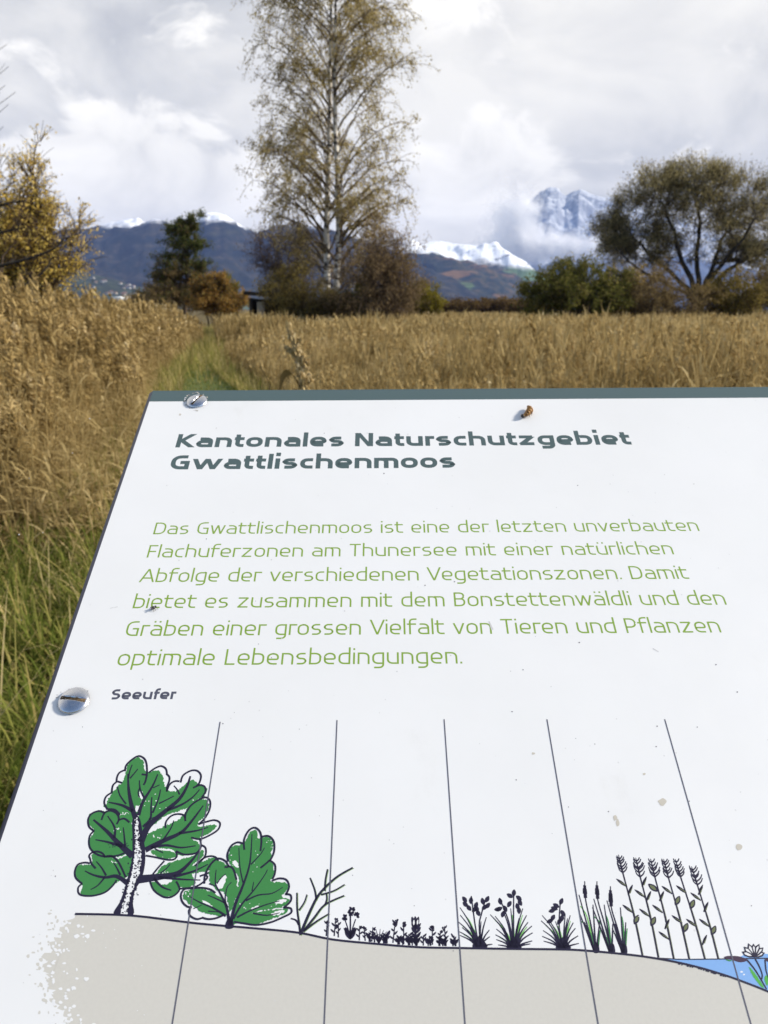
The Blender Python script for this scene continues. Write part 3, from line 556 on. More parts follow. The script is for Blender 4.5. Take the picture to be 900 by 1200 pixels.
bed(3000, 9.0, 20, mid_t, 1.45, -150, .48, .35)
bed(4500, 18, 48, far_t, 1.45, -120, .52, .3)
tag(s.build('reed_bed', [straw, plume]), 'dense brown reed bed with feathery plumes filling the left side beside the path', 'reeds', kind='stuff')

# right field
s = Soup()
def field(n, y0, y1, temps, H, tone, off, hv=.08, right=960):
    y = y0 + (y1 - y0) * rng.random(n) ** 1.1; lo = np.array([path_x(v) + pw(v) for v in y]) + off; hi = np.array([px_x(right, v) for v in y]); ok = hi > lo
    y = y[ok]; x = lo[ok] + (hi[ok] - lo[ok]) * rng.random(ok.sum()); d = x - (np.array([path_x(v) + PATH_W for v in y]))
    h = H * (1 + pn(x, y, .35, 8) * .12 + rng.normal(size=len(x)) * hv + (rng.random(len(x)) < .03) * .14) * np.clip(.50 + d * .16, .4, 1)
    scatter(s, temps, x, y, np.clip(h, .3, 2), np.clip(tone + pn(x, y, .4, 6) * .3, 0, 1))
field(1500, 4.0, 9, bare_t, 1.0, .6, .35)
field(2600, 7, 18, strawm_t, 1.06, .6, .3)
field(600, 7, 18, mid_t, 1.06, .55, .5)
field(6000, 16, 44, strawf_t, 1.03, .62, .2)
field(1200, 16, 44, far_t, 1.05, .55, .4)
far2 = [reed_template(1.0, 4, 3, 1, 6.0, True, (1., 4.5), (.0, .3)) for _ in range(6)]
field(6000, 40, 110, far2, 1.0, .62, .0, right=1050)
n = 420; y = rng.uniform(27, 38, n); x = np.array([px_x(p_, v) for p_, v in zip(rng.uniform(266, 350, n), y)]); scatter(s, strawf_t, x, y, 1.12 + rng.normal(size=n) * .08, np.clip(.5 + rng.normal(size=n) * .15, 0, 1))
tag(s.build('reed_field', [straw, plume]), 'pale golden field of dead reeds stretching behind the panel to the shrubs', 'reeds', kind='stuff')

# grass along the path and the near verge, mown turf on the path
s = Soup()
def tufts(n, x, y, L, wd, tone, droop=(.3, 1.1), lean=.55, nseg=4, spread=.22):
    for a in range(n):
        p = np.array([x[a], y[a], 0.]); az = rng.uniform(0, 6.283); l = L[a]
        d = norm(np.array([math.cos(az) * lean * rng.uniform(.2, 1.6), math.sin(az) * lean * rng.uniform(.2, 1.6), 1.]))
        v, f_ = blade(p, d, l, wd, rng.uniform(*droop) * .75, nseg); s.add(v, f_, np.clip(tone[a] + rng.normal() * spread, 0, 1))
n = 21000; y = 1.15 + 6.8 * rng.random(n) ** 1.15; lo = np.array([px_x(-130, v) for v in y]); hi = np.array([edge(v) for v in y]) + .25
x = lo + (hi - lo) * rng.random(n); x = np.maximum(x, hi - 2.6)
cl = pn(x, y, 2.2, 1); L = np.clip(.34 + cl * .28 + rng.normal(size=n) * .09, .10, .75)
dd = np.clip((y - 4.0) / 3.2, 0, 1); tone = np.clip(.36 + cl * .22 + dd * .34 + pn(x, y, .9, 4) * .2, 0, 1)
tufts(n, x, y, L, .008, tone)
n = 3200; y = rng.uniform(1.4, 7.5, n); hi = np.array([edge(v) for v in y]); x = hi + .1 - 2.0 * rng.random(n)   # dry bent stalks in the green
tufts(n, x, y, rng.uniform(.35, .85, n), .006, np.full(n, .85), (.2, 1.4), 1.1)
n = 16000; y = 6 + 36 * rng.random(n) ** 1.5; x = np.array([path_x(v) for v in y]) + rng.uniform(-1, 1, n) * np.array([pw(v) + .1 for v in y])
tufts(n, x, y, rng.uniform(.06, .16, n) + .10 * (np.abs(x - np.array([path_x(v) for v in y])) > PATH_W - .1), .014, np.clip(.36 + pn(x, y, .8, 3) * .45, 0, 1), nseg=2)
n = 11000; y = 8 + 34 * rng.random(n) ** 1.2; sd = rng.choice([-1, 1], n); x = np.array([path_x(v) for v in y]) + sd * (np.array([pw(v) for v in y]) + rng.exponential(.24, n) - .12)   # pale sedge verges
tufts(n, x, y, rng.uniform(.18, .66, n), .014, np.clip(.66 + rng.normal(size=n) * .16, 0, 1), (.3, .9), .45, nseg=3)
n = 4200; y = 15 + 36 * rng.random(n) ** .8; x = np.array([path_x(v) for v in y]) + rng.uniform(-1, 1, n) * .5
tufts(n, x, y, rng.uniform(.3, .9, n) * np.clip((y - 12) / 12, .3, 1), .020, np.clip(.64 + rng.normal(size=n) * .1, 0, 1), (.2, .8), .4, nseg=3)
tag(s.build('grass', grassm), 'green and straw coloured grass on the verge left of the panel and along the path', 'grass', kind='stuff')

# ---- one reed with its plume standing just behind the panel, a dead leaf folded over beside it
def lone_reed():
    Y = 2.1; b = at(356, 470, Y); b.z = 0; e = empty('reed_stalk', tuple(b), 'single dried reed plume with a curled dead leaf just behind the panel edge', 'reed')
    B = np.array(b); pt = lambda x, y, dy=0: np.array(at(x, y, Y)) + (0, dy, 0) - B
    w_ = Soup(); c = [np.array([.03, 0, 0]), np.array([.02, 0, .7]), pt(357, 470), pt(353, 440), pt(349, 420), pt(343, 398), pt(338, 380)]
    t = np.linspace(0, 6, 25); P = np.stack([np.interp(t, np.arange(7), np.array(c)[:, i]) for i in range(3)], 1); P[1:-1] = (P[:-2] + 2 * P[1:-1] + P[2:]) / 4
    w_.tube(P, np.interp(np.arange(25), [0, 16, 24], [.0045, .0035, .001]), 6, .6); w_.build('stem', straw, e)
    s = Soup(); cc, aa, bb_ = [], [], []
    tips = [((338, 380), (341, 398), 26, 2.2), ((344, 392), (347, 412), 34, 3.5), ((352, 397), (350, 408), 14, 2), ((346, 405), (352, 425), 40, 4), ((355, 415), (356, 430), 30, 4), ((361, 422), (360, 432), 16, 2.2), ((350, 425), (357, 445), 46, 5.5), ((336, 408), (347, 418), 26, 1.8), ((362, 438), (364, 446), 14, 2.2), ((355, 440), (358, 460), 50, 5.5)]
    for a, b2, n_, sp in tips:
        for k in range(n_ * 5):
            u_ = rng.random(); p = pt(a[0] + (b2[0] - a[0]) * u_ + rng.normal() * sp * .55, a[1] + (b2[1] - a[1]) * u_ + rng.normal() * 1.5, rng.normal() * sp * .0013)
            d = norm(pt(*a) - pt(*b2) + rng.normal(size=3) * .012); cc.append(p); aa.append(d * rng.uniform(.004, .010)); bb_.append(norm(np.cross(d, rng.normal(size=3))) * rng.uniform(.002, .0042))
    for a, b2, n_, sp in tips:
        A_, B_ = pt(*a), pt(*b2); Q = wob(A_ + (B_ - A_) * np.linspace(-.05, 1.1, 8)[:, None], .0012); s.tube(Q, sp * .38 * mpp(Y) * np.array([.1, .5, .85, 1, 1, .9, .6, .2]), 7, .72)
    s.leaves(np.array(cc), np.array(aa), np.array(bb_), rng.uniform(.7, 1.0, len(cc))); s.build('plume', plume, e)
    s = Soup()
    for pts, wd in [([(357, 466), (348, 446), (340, 434), (331, 440), (327, 460)], .032), ([(318, 470), (316, 452), (309, 436), (303, 424)], .009), ([(358, 470), (362, 450), (366, 440)], .008)]:
        Q = np.array([pt(*p) for p in pts]); t = np.linspace(0, len(Q) - 1, 12); Q = np.stack([np.interp(t, np.arange(len(Q)), Q[:, i]) for i in range(3)], 1); Q[1:-1] = (Q[:-2] + 2 * Q[1:-1] + Q[2:]) / 4
        sd = norm(np.array([.3, .8, -.5])); wv = (wd * np.sin(np.linspace(.35, 2.95, 12)))[:, None]; V = np.stack([Q - sd * wv / 2, Q + sd * wv / 2], 1).reshape(-1, 3); i = np.arange(11)[:, None] * 2; s.add(V, i + np.array([[0, 1, 3, 2]]), .12)
    s.build('dead_leaf', straw, e)
lone_reed()

# ================================================================== THE INFORMATION PANEL
# the print was measured off the photograph: scan coordinates -> millimetres on the board (origin at its top left corner)
_F = 940.; _CX, _CY = 450., 600.
_u = np.array([-5., 927., 940.]); _u /= np.linalg.norm(_u)
_r = np.array([1., .007, 0.]); _r -= _u * (_r @ _u); _r /= np.linalg.norm(_r)
_n = np.cross(_r, _u); _X0 = np.array([0, -222 / _F, 1.]) * .31
if _n @ _X0 > 0: _n = -_n
_D = _n @ _X0
def _pt(x, y):
    d = np.array([(x - _CX) / _F, -(y - _CY) / _F, 1.]); return d * (_D / (_n @ d))
_O = _pt(175, 458)
def mm(x, y):
    p = _pt(x, y) - _O; return (1000 * (p @ _r), -1000 * (p @ _u))
def scale(x, y):
    a = mm(x, y); b = mm(x + 1, y); c = mm(x, y + 1)
    return np.hypot(b[0] - a[0], b[1] - a[1]), np.hypot(c[0] - a[0], c[1] - a[1])
rnd=random.Random(5)
ART={}   # name -> list of items; item: ('s',color,[(x,y,w)...]) stroke, ('p',color,[(x,y)..]) polygon
class G:
    def __init__(s,name,ox,oy,z): s.n=name;s.ox=ox;s.oy=oy;s.z=z;ART.setdefault(name,[])
    def px(s,x,y): return s.ox+x/s.z,s.oy+y/s.z
    def st(s,pts,w0=5,w1=None,col='ink',smooth=True):
        w1=w0 if w1 is None else w1
        if smooth and len(pts)>2: pts=cr(pts)
        L=[0]
        for a,b in zip(pts,pts[1:]): L.append(L[-1]+math.dist(a,b))
        out=[]
        for p,l in zip(pts,L):
            t=l/max(L[-1],1e-6);w=w0+(w1-w0)*t
            q=s.px(*p);m=mm(*q);sc=sum(scale(*q))/2
            out.append((m[0],m[1],max(.12,w/s.z*sc)))
        ART[s.n].append(['s',col,out])
    def pg(s,pts,col,smooth=True,rough=0):
        if smooth: pts=cr(pts,closed=True)
        if rough:
            o=[]
            for i,(a,b) in enumerate(zip(pts,pts[1:]+pts[:1])):
                k=max(1,int(math.dist(a,b)/5))
                for j in range(k):
                    t=j/k;o.append((a[0]+(b[0]-a[0])*t+rnd.uniform(-rough,rough),a[1]+(b[1]-a[1])*t+rnd.uniform(-rough,rough)))
            pts=o
        ART[s.n].append(['p',col,[mm(*s.px(*p)) for p in pts]])
def grow(f,k):
    cx=sum(p[0] for p in f)/len(f);cy=sum(p[1] for p in f)/len(f);return [(cx+(x-cx)*k,cy+(y-cy)*k) for x,y in f]
def cr(P,closed=False,n=4):
    P=[tuple(p) for p in P];o=[]
    m=len(P);rng=range(m if closed else m-1)
    for i in rng:
        if closed: p0,p1,p2,p3=P[i-1],P[i],P[(i+1)%m],P[(i+2)%m]
        else: p0,p1,p2,p3=P[max(i-1,0)],P[i],P[i+1],P[min(i+2,m-1)]
        for k in range(n):
            t=k/n
            o.append(tuple(.5*((2*p1[j])+(-p0[j]+p2[j])*t+(2*p0[j]-5*p1[j]+4*p2[j]-p3[j])*t*t+(-p0[j]+3*p1[j]-3*p2[j]+p3[j])*t**3) for j in (0,1)))
    if not closed:o.append(P[-1])
    return o
# ---------------- ground line, soil, water
g=G('printed_soil',0,0,1)
line=[(88,1071),(155,1073),(230,1082),(300,1088),(350,1093),(390,1101),(440,1106),(490,1110),(540,1111),(600,1112),(650,1112.5),(680,1113.5),(720,1117),(755,1121),(790,1127),(820,1134),(850,1143),(875,1152),(900,1162),(940,1180),(990,1208),(1040,1245)]
ln=cr(line)
rag=[(88,1073),(80,1080),(70,1088),(72,1096),(58,1104),(60,1112),(50,1120),(55,1128),(50,1138),(60,1146),(56,1154),(66,1160),(58,1170),(70,1178),(74,1190),(84,1196),(80,1206),(95,1220),(90,1240),(110,1262),(108,1290),(130,1320)]
poly=ln+[(1040,1330),(130,1330)]+rag[::-1][1:]
rr=[]
for a,b in zip(poly,poly[1:]+poly[:1]):
    rr.append(a)
    if a[0]<135 and b[0]<135 and a[1]>1072:
        for k in range(1,5):
            t=k/5;rr.append((a[0]+(b[0]-a[0])*t+rnd.uniform(-4,4),a[1]+(b[1]-a[1])*t+rnd.uniform(-2,2)))
g.pg(rr,'soil',smooth=False)
def blob(g,x,y,a,b,col,k=9):
    g.pg([(x+a*math.cos(6.283*i/k)*rnd.uniform(.6,1.2),y+b*math.sin(6.283*i/k)*rnd.uniform(.6,1.2)) for i in range(k)],col)
for i in range(70):   # soil specks off the ragged edge
    t=rnd.random();e=rag[int(t*(len(rag)-1))]
    if e[1]<1210 or rnd.random()<.3: blob(g,e[0]-abs(rnd.gauss(0,12))-1,e[1]+rnd.gauss(0,3),rnd.uniform(.8,2.6),rnd.uniform(.8,2.6),'soil',7)
for i in range(75):   # white specks inside
    t=rnd.random();e=rag[int(t*(len(rag)-1))]
    blob(g,e[0]+abs(rnd.gauss(0,16))+1,e[1]+rnd.gauss(0,4),rnd.uniform(.8,3),rnd.uniform(.8,2.6),'paper2',7)
for x,y in [(90,1097),(102,1097),(101,1147),(86,1158),(62,1140)]: blob(g,x,y,3,2.6,'paper2')
for i in range(8): blob(g,rnd.uniform(120,170),rnd.uniform(1080,1190),.7,.6,'paper2',6)
g=G('printed_water',0,0,1)
wl=[(783,1123.5),(800,1124.3),(850,1123.8),(905,1123),(1040,1122)]
bot=[p for p in ln if p[0]>=772]
g.pg([(770,1123.5)]+wl+bot[::-1],'water',smooth=False)
g.pg([(868,1124),(872,1119),(885,1117),(905,1119),(910,1124)],'water')
for x,y in [(872,1142),(869,1139)]: blob(g,x,y,1.6,1.2,'paper2')
g.st([(770,1122.8)]+wl,1.3)
g=G('printed_shoreline',0,0,1)
g.st(line,2.4,2.4)
for i in range(26):
    x=rnd.uniform(795,850);y=np.interp(x,[p[0] for p in line],[p[1] for p in line]);blob(g,x,y+1.6,.9,.8,'ink',5)
# ---------------- tree
g=G('printed_tree',70,870,4.5)
fol=[[(350,160),(370,115),(410,92),(436,110),(440,150),(455,175),(450,230),(435,300),(410,370),(385,345),(340,330),(262,330),(270,285),(300,245),(340,200)],
[(455,185),(490,165),(525,158),(545,190),(560,240),(595,262),(640,240),(680,205),(725,225),(760,250),(742,290),(690,330),(560,380),(480,440),(425,480),(420,400),(450,310)],
[(470,490),(560,445),(640,405),(680,345),(745,312),(775,335),(760,390),(720,440),(780,452),(740,497),(690,500),(730,530),(718,572),(640,588),(600,560),(520,550),(455,555)],
[(485,572),(560,572),(612,590),(590,610),(520,605)],
[(540,662),(600,632),(690,606),(750,575),(748,610),(700,650),(800,610),(820,632),(780,675),(700,692),(715,740),(650,760),(590,715),(525,712)],
[(482,735),(560,752),(600,727),(625,760),(600,803),(550,808),(512,785)],
[(165,388),(210,370),(300,382),(360,422),(380,480),(380,568),(335,560),(330,588),(240,600),(178,570),(163,520),(187,470),(158,430)],
[(172,602),(210,592),(300,620),(370,590),(350,700),(300,728),(240,780),(180,800),(122,795),(127,750),(92,700),(102,652),(172,645)],
[(700,490),(745,452),(800,436),(822,445),(790,475),(740,497)],[(160,390),(200,372),(230,400),(200,460),(170,440)],[(243,330),(330,330),(385,380),(380,420),(300,400),(252,350)]]
for f in fol: g.pg(grow(f,1.09),'leafgreen',rough=4)
# untouched (white) flecks at the leaf tips and between the masses
for pts in [[(398,345),(412,300),(425,255),(440,280),(425,330),(405,365)],[(500,440),(545,395),(600,372),(575,400),(555,432),(515,445)]]: g.pg(pts,'paper2',rough=3)
g.pg([(396,300),(420,290),(432,310),(415,335),(398,325)],'leafgreen',rough=3)
for i in range(60):
    c=rnd.choice([(610,400,45,18),(510,500,25,40),(300,460,30,12),(350,375,25,8),(740,300,25,15),(560,690,40,14),(290,630,25,8),(500,330,60,70)])
    blob(g,c[0]+rnd.gauss(0,c[2]*.6),c[1]+rnd.gauss(0,c[3]*.6),rnd.uniform(1.5,4.5),rnd.uniform(1.5,4),'paper2',6)
out=[[(345,152),(350,122),(378,93),(415,72),(445,85),(458,115),(460,165),(452,205),(442,225)],[(345,145),(315,160),(302,185),(300,212)],[(300,208),(280,228),(274,265)],[(330,214),(305,206)],[(278,263),(245,285),(235,320),(250,350)],[(246,352),(290,355),(318,382)],
[(240,375),(210,362),(170,375),(150,405),(155,445),(182,468)],[(182,466),(160,490),(154,530),(165,565),(200,592),(240,602),(300,598),(345,582)],[(220,410),(235,375),(265,360),(300,375),(312,405),(300,432)],[(312,410),(340,402),(368,422)],
[(160,612),(155,598),(168,583),(195,575),(225,585),(240,607)],[(245,600),(275,600),(305,625),(330,670),(348,712)],[(160,638),(130,634),(95,645),(80,680),(85,715),(118,745)],[(120,743),(98,765),(100,795),(125,808),(180,808),(240,790),(280,755),(300,726)],[(160,612),(168,640),(190,665)],
[(432,168),(462,172)],[(470,160),(480,152),(505,135),(535,125),(560,140),(566,172)],[(562,165),(578,182),(577,205),(566,235),(566,260)],[(565,255),(580,222),(605,205),(632,205)],[(638,212),(650,175),(690,150),(725,150),(745,175),(737,212),(722,230)],[(703,240),(740,225),(765,235),(768,262),(748,292)],
[(662,400),(665,375),(690,335),(730,305),(770,290),(793,310),(790,355),(765,400),(733,432)],[(730,432),(770,420),(815,410),(845,425),(835,460),(790,490),(740,510),(693,502)],[(740,510),(745,550),(725,580),(690,590),(650,590),(613,573)],[(613,577),(618,600),(600,618),(560,618),(500,605),(453,597)],
[(558,452),(560,420),(585,390),(620,378),(655,385),(663,415)],[(743,540),(768,555),(770,590),(755,615),(728,640)],[(552,625),(520,660),(490,697)],[(712,652),(760,610),(805,600),(834,618),(825,650),(790,685),(738,706)],[(770,698),(778,715),(742,748),(700,765),(632,772)],[(473,722),(490,770),(520,800),(560,818),(600,810),(632,775),(614,733)]]
for o in out: g.st(o,10)
# trunk
g.pg([(285,907),(318,840),(342,770),(372,660),(382,600),(384,500),(383,410),(408,385),(428,420),(440,500),(450,560),(450,640),(432,720),(398,780),(386,845),(386,910)],'ink')
g.pg([(322,905),(348,800),(382,680),(396,590),(398,480),(398,405),(410,395),(416,470),(428,560),(428,640),(410,715),(378,790),(362,850),(354,907)],'paper2',rough=5)
for i in range(330):
    t=rnd.random();y=400+t*500
    xc=np.interp(y,[400,560,700,800,900],[405,412,390,365,338]);hw=np.interp(y,[400,560,700,900],[12,22,28,30])
    s=rnd.choice([-1,1])*abs(rnd.gauss(.72,.38));blob(g,xc+hw*s,y,rnd.uniform(2,6),rnd.uniform(2,6),'ink',6)
for p,a,b in [([(400,400),(378,330),(364,250),(360,165)],24,5),([(362,190),(370,150),(382,118)],6,4),([(370,190),(392,165),(412,140)],7,4),([(385,362),(330,332),(258,316)],16,5),([(350,325),(318,280),(304,232)],7,4),([(415,385),(438,315),(490,230),(517,168)],18,5),([(446,292),(425,250),(420,200)],9,4),([(420,290),(414,262),(424,235)],6,4),([(492,240),(527,224)],5,4),([(428,525),(470,440),(560,360),(630,300),(670,235),(689,178)],34,8),([(565,358),(640,330),(700,290),(738,248)],14,4),([(438,445),(478,402),(482,340),(486,288)],12,4),([(470,405),(505,393)],6,3),([(490,372),(520,300),(532,248)],9,4),([(524,322),(560,305),(602,283)],7,4),([(632,275),(620,250),(602,228)],7,4),([(452,568),(540,522),(640,475),(700,410),(757,333)],28,5),([(545,515),(585,455),(602,412)],9,4),([(630,480),(720,466),(782,448)],12,4),([(480,555),(560,543),(640,555),(717,545)],14,4),([(500,560),(545,582)],6,4),([(420,722),(520,710),(620,690),(690,630),(742,563)],40,5),([(600,708),(700,682),(782,643)],15,4),([(520,712),(640,722),(742,726)],12,4),([(495,715),(540,762),(588,780)],12,5),([(530,690),(560,668),(582,643)],6,4),([(385,600),(310,532),(250,470),(178,408)],30,7),([(345,548),(340,490),(335,448)],9,4),([(288,505),(290,450),(253,388)],12,4),([(330,548),(250,525),(188,513)],15,4),([(360,745),(300,706),(240,712),(180,700),(133,678)],22,4),([(320,700),(300,660),(285,635)],9,4),([(245,702),(220,660),(193,628)],9,4),([(238,712),(200,755),(163,776)],9,4)]: g.st(p,a*1.08+1,b+1.5)
for i in range(40): blob(g,rnd.gauss(320,30),rnd.gauss(542,8),3,3,'ink',5)
# ---------------- bush
g=G('printed_bush',200,950,4.09)
for f in [[(72,388),(150,377),(240,420),(272,490),(240,503),(160,488),(112,458),(72,428)],[(188,330),(197,268),(230,244),(268,262),(300,292),(318,360),(308,430),(280,480),(265,400),(215,372)],[(282,220),(300,178),(345,165),(362,150),(380,112),(410,102),(424,142),(460,130),(487,162),(478,230),(495,290),(480,338),(545,342),(555,370),(528,408),(565,420),(525,458),(400,480),(322,530),(300,520),(320,400),(330,320),(292,262)],[(320,527),(400,490),(535,472),(555,487),(480,522),(400,543)]]: g.pg(grow(f,1.04),'leafgreen',rough=4)
for pts in [[(295,250),(312,240),(325,262),(318,275)],[(215,360),(235,330),(265,310),(262,340),(240,375)],[(380,470),(420,455),(405,472)],[(500,440),(530,425),(560,430),(520,448)],[(480,500),(510,480),(545,480),(520,498)],[(150,430),(180,440),(200,460),(170,450)]]: g.pg(pts,'paper2',rough=3)
for i in range(40):
    c=rnd.choice([(400,200,8,50),(470,140,12,30),(300,240,10,30),(430,460,50,8),(80,400,10,20)]);blob(g,c[0]+rnd.gauss(0,c[2]),c[1]+rnd.gauss(0,c[3]),rnd.uniform(1,4),rnd.uniform(1,4),'paper2',6)
for o in [[(108,373),(70,375),(50,400),(55,435),(80,460),(102,462)],[(100,462),(88,480),(95,505),(125,520),(152,514)],[(150,512),(180,520),(220,515),(255,500)],[(100,372),(150,370),(190,378),(215,395)],[(162,350),(165,310),(190,260),(225,230),(260,240),(277,268),(258,270)],[(275,265),(300,280),(316,332)],[(276,245),(272,210),(290,170),(320,152),(347,158)],[(353,188),(352,140),(375,95),(405,82),(430,105),(435,150),(430,195)],[(435,125),(470,122),(495,150),(495,200),(475,242)],[(430,275),(452,258),(475,238)],[(475,238),(500,260),(500,300),(488,328)],[(485,337),(520,325),(555,332),(568,365),(553,402)],[(548,400),(575,405),(575,435),(540,467)],[(540,465),(575,468),(577,490),(540,510),(480,535),(410,548),(350,540),(303,533)]]: g.st(o,9.5)
g.pg([(262,562),(300,562),(297,520),(273,520)],'ink')
for p,a,b in [([(285,550),(310,450),(350,350),(380,250),(390,113)],18,4),([(385,258),(430,210),(450,178)],7,4),([(347,345),(332,270),(327,178)],7,4),([(300,520),(340,450),(400,380),(450,310),(464,283)],12,4),([(390,385),(398,342)],6,4),([(360,432),(420,405),(485,397),(537,368)],9,4),([(318,512),(380,480),(460,450),(522,433)],10,4),([(395,492),(460,502),(522,490)],8,4),([(282,550),(270,470),(240,400),(215,350),(218,283)],16,4),([(222,350),(240,325),(264,303)],7,4),([(275,465),(262,430),(270,370),(292,343)],8,4),([(265,445),(225,425),(178,405)],8,4),([(265,505),(200,465),(140,440),(88,410)],12,4),([(180,482),(230,486)],6,4),([(110,470),(150,452)],5,3),([(185,350),(215,362)],7,4)]: g.st(p,a,b)
# ---------------- twig
g=G('printed_twig',200,950,4.09)
tw=[([(622,597),(615,540),(606,470),(605,393)],12,6),([(614,478),(640,440),(653,402)],8,5),([(614,548),(600,525),(575,517)],10,6),([(622,592),(660,500),(700,418),(740,368),(800,315),(873,273)],15,7),([(738,385),(742,330),(752,280)],10,6),([(698,428),(690,380),(668,322)],10,6),([(720,403),(780,385),(834,354)],9,5),([(635,580),(690,510),(740,450),(832,407)],12,6),([(738,455),(748,425),(746,395)],9,6),([(640,575),(700,530),(760,493)],11,5)]
for p,a,b in tw: g.st([(x+5,y+3) for x,y in p],a*.5,b*.5,'paleleaf')
for p,a,b in tw: g.st(p,a,b+1.5)
# ---------------- low flowers
g=G('printed_flowers',370,1030,5)
def leaf(g,x,y,ang,L,w,col='ink'):
    ca,sa=math.cos(ang),math.sin(ang)
    g.pg([(x+ca*L*t+sa*w*o,y-sa*L*t+ca*w*o) for t,o in [(0,0),(.35,.5),(.7,.45),(1,0),(.7,-.45),(.35,-.5)]],col)
def sprig(x,y,h,n,Ls,top):
    lean=rnd.uniform(-.12,.12)
    g.st([(x,y),(x+lean*h*.5,y-h*.5),(x+lean*h,y-h)],9,6)
    for i in range(n):
        t=(i+1)/(n+1);s=1 if i%2 else -1
        leaf(g,x+lean*h*t,y-h*t,math.pi/2-s*rnd.uniform(.5,.9),Ls*rnd.uniform(.8,1.2),Ls*.38)
    if top:
        for k in range(top): leaf(g,x+lean*h+rnd.uniform(-6,6),y-h*rnd.uniform(.72,1.02),math.pi/2+rnd.uniform(-1.1,1.1),16,12)
for x,y,h,n,Ls,top in [(62,335,92,3,26,3),(108,335,95,4,30,2),(132,343,88,4,24,2),(255,360,86,4,26,2),(290,363,82,5,22,4),(328,368,86,4,24,1),(415,378,60,2,45,0),(452,375,135,5,30,7),(485,382,42,2,26,0),(516,383,122,4,30,6),(545,388,66,4,32,0),(630,391,62,4,28,0),(684,386,105,3,30,6),(722,392,84,6,24,3),(762,392,116,6,24,2),(803,394,40,3,28,0),(822,395,32,2,24,0)]: sprig(x,y,h,n,Ls,top)
for i in range(34):
    x=rnd.uniform(235,828);y=np.interp(x,[200,400,540,700,840],[357,377,389,393,395]);sprig(x,y,rnd.uniform(26,62),rnd.choice([2,3,3,4]),rnd.uniform(20,34),0)
for a in (-.75,-.45,-.2,.1,.35,.6): g.st([(370,375),(370+a*40,335),(370+a*80,290+abs(a)*30)],11,3)
# big flower
for s in (-1,1):
    leaf(g,202,355,math.pi/2+s*.38,78,30);leaf(g,203,330,math.pi/2+s*.75,58,18)
    g.st([(203,350),(202+s*14,290),(202+s*32,235)],9,7)
g.st([(203,350),(203,200)],12,9)
for cx,cy in [(170,225),(240,213),(205,200),(212,178)]:
    for k in range(7): leaf(g,cx,cy,rnd.uniform(0,6.28),21,14)
# tulip
g.st([(590,392),(585,280)],12,10)
for k,(yy,s) in enumerate([(380,-1),(378,1),(350,-1),(348,1),(322,-1),(320,1),(300,-1),(298,1)]): leaf(g,588,yy,math.pi/2+s*.62*-1,48,16)
for a in (-.28,0,.28): leaf(g,583,290,math.pi/2+a,72,24)
for pts in [[(572,270),(570,250),(577,240),(580,262)],[(594,268),(592,250),(600,238),(601,258)]]: g.pg(pts,'paper2')
# ---------------- irises
for i,(bx,by,bl,fl) in enumerate([
 (180,448,[(50,188,1),(52,238,0),(40,283,1),(65,320,0),(48,348,1),(50,372,0),(225,252,0),(212,300,0),(245,336,0),(248,380,0),(265,430,0),(190,280,0),(120,300,1)],[[(175,440),(150,300),(125,112)],[(185,440),(178,300),(190,240),(215,150)]]),
 (405,455,[(250,235,1),(282,245,0),(300,290,1),(335,210,0),(385,195,1),(290,330,0),(285,368,1),(290,400,0),(302,435,0),(465,195,1),(490,240,0),(500,285,1),(525,310,0),(530,355,0),(528,408,0),(515,428,0),(440,260,0)],[[(405,450),(375,290),(318,140)],[(405,450),(404,260),(405,95)]]),
 (730,458,[(592,240,0),(585,275,1),(598,340,0),(592,378,0),(602,410,0),(640,275,1),(745,228,0),(778,240,1),(798,288,0),(812,325,0),(830,375,0),(835,425,0),(760,260,0),(680,280,1)],[[(730,450),(705,320),(712,150)]])]):
    g=G('printed_iris' if i==0 else 'printed_iris.%03d'%i,530,1030,5.625)
    for x,y,gr in bl:
        if gr: g.st([(bx+(x-bx)*.1+4,by-8),(bx+(x-bx)*.5+9,by+(y-by)*.6+6),(x+(bx-x)*.15+8,y+(by-y)*.15+4)],20,5,'paleleaf2')
    for x,y,gr in bl: g.st([(bx+(x-bx)*.12,by),(bx+(x-bx)*.48,by+(y-by)*.58),(x,y)],15,6)
    for f in fl: g.st(f,11,9)
    g.pg([(bx-45,by+3),(bx-30,by-40),(bx,by-75),(bx+30,by-40),(bx+50,by+3)],'ink')
    F={0:[(100,180,2.4),(120,205,2.2),(135,215,.9),(150,190,1.2),(92,150,2.2),(168,215,1.9),(178,240,2.0),(200,200,.8),(222,190,.9),(205,165,1.8),(222,150,1.1),(122,160,1.5)],
       1:[(320,165,1.8),(325,190,3.6),(340,215,4.4),(318,200,3.2),(340,180,5.2),(395,120,2.6),(385,150,4.2),(425,115,5.6),(438,140,5.2),(425,165,5),(438,190,4.8),(405,110,1.5)],
       2:[(712,165,1.2),(700,185,2.6),(675,205,3.4),(720,210,5.2),(725,240,4.6),(715,265,4.2),(672,240,4.2),(660,270,3.6),(690,200,2.8)]}[i]
    for x,y,a in F: leaf(g,x-6*math.cos(a),y+6*math.sin(a),a,48,27)
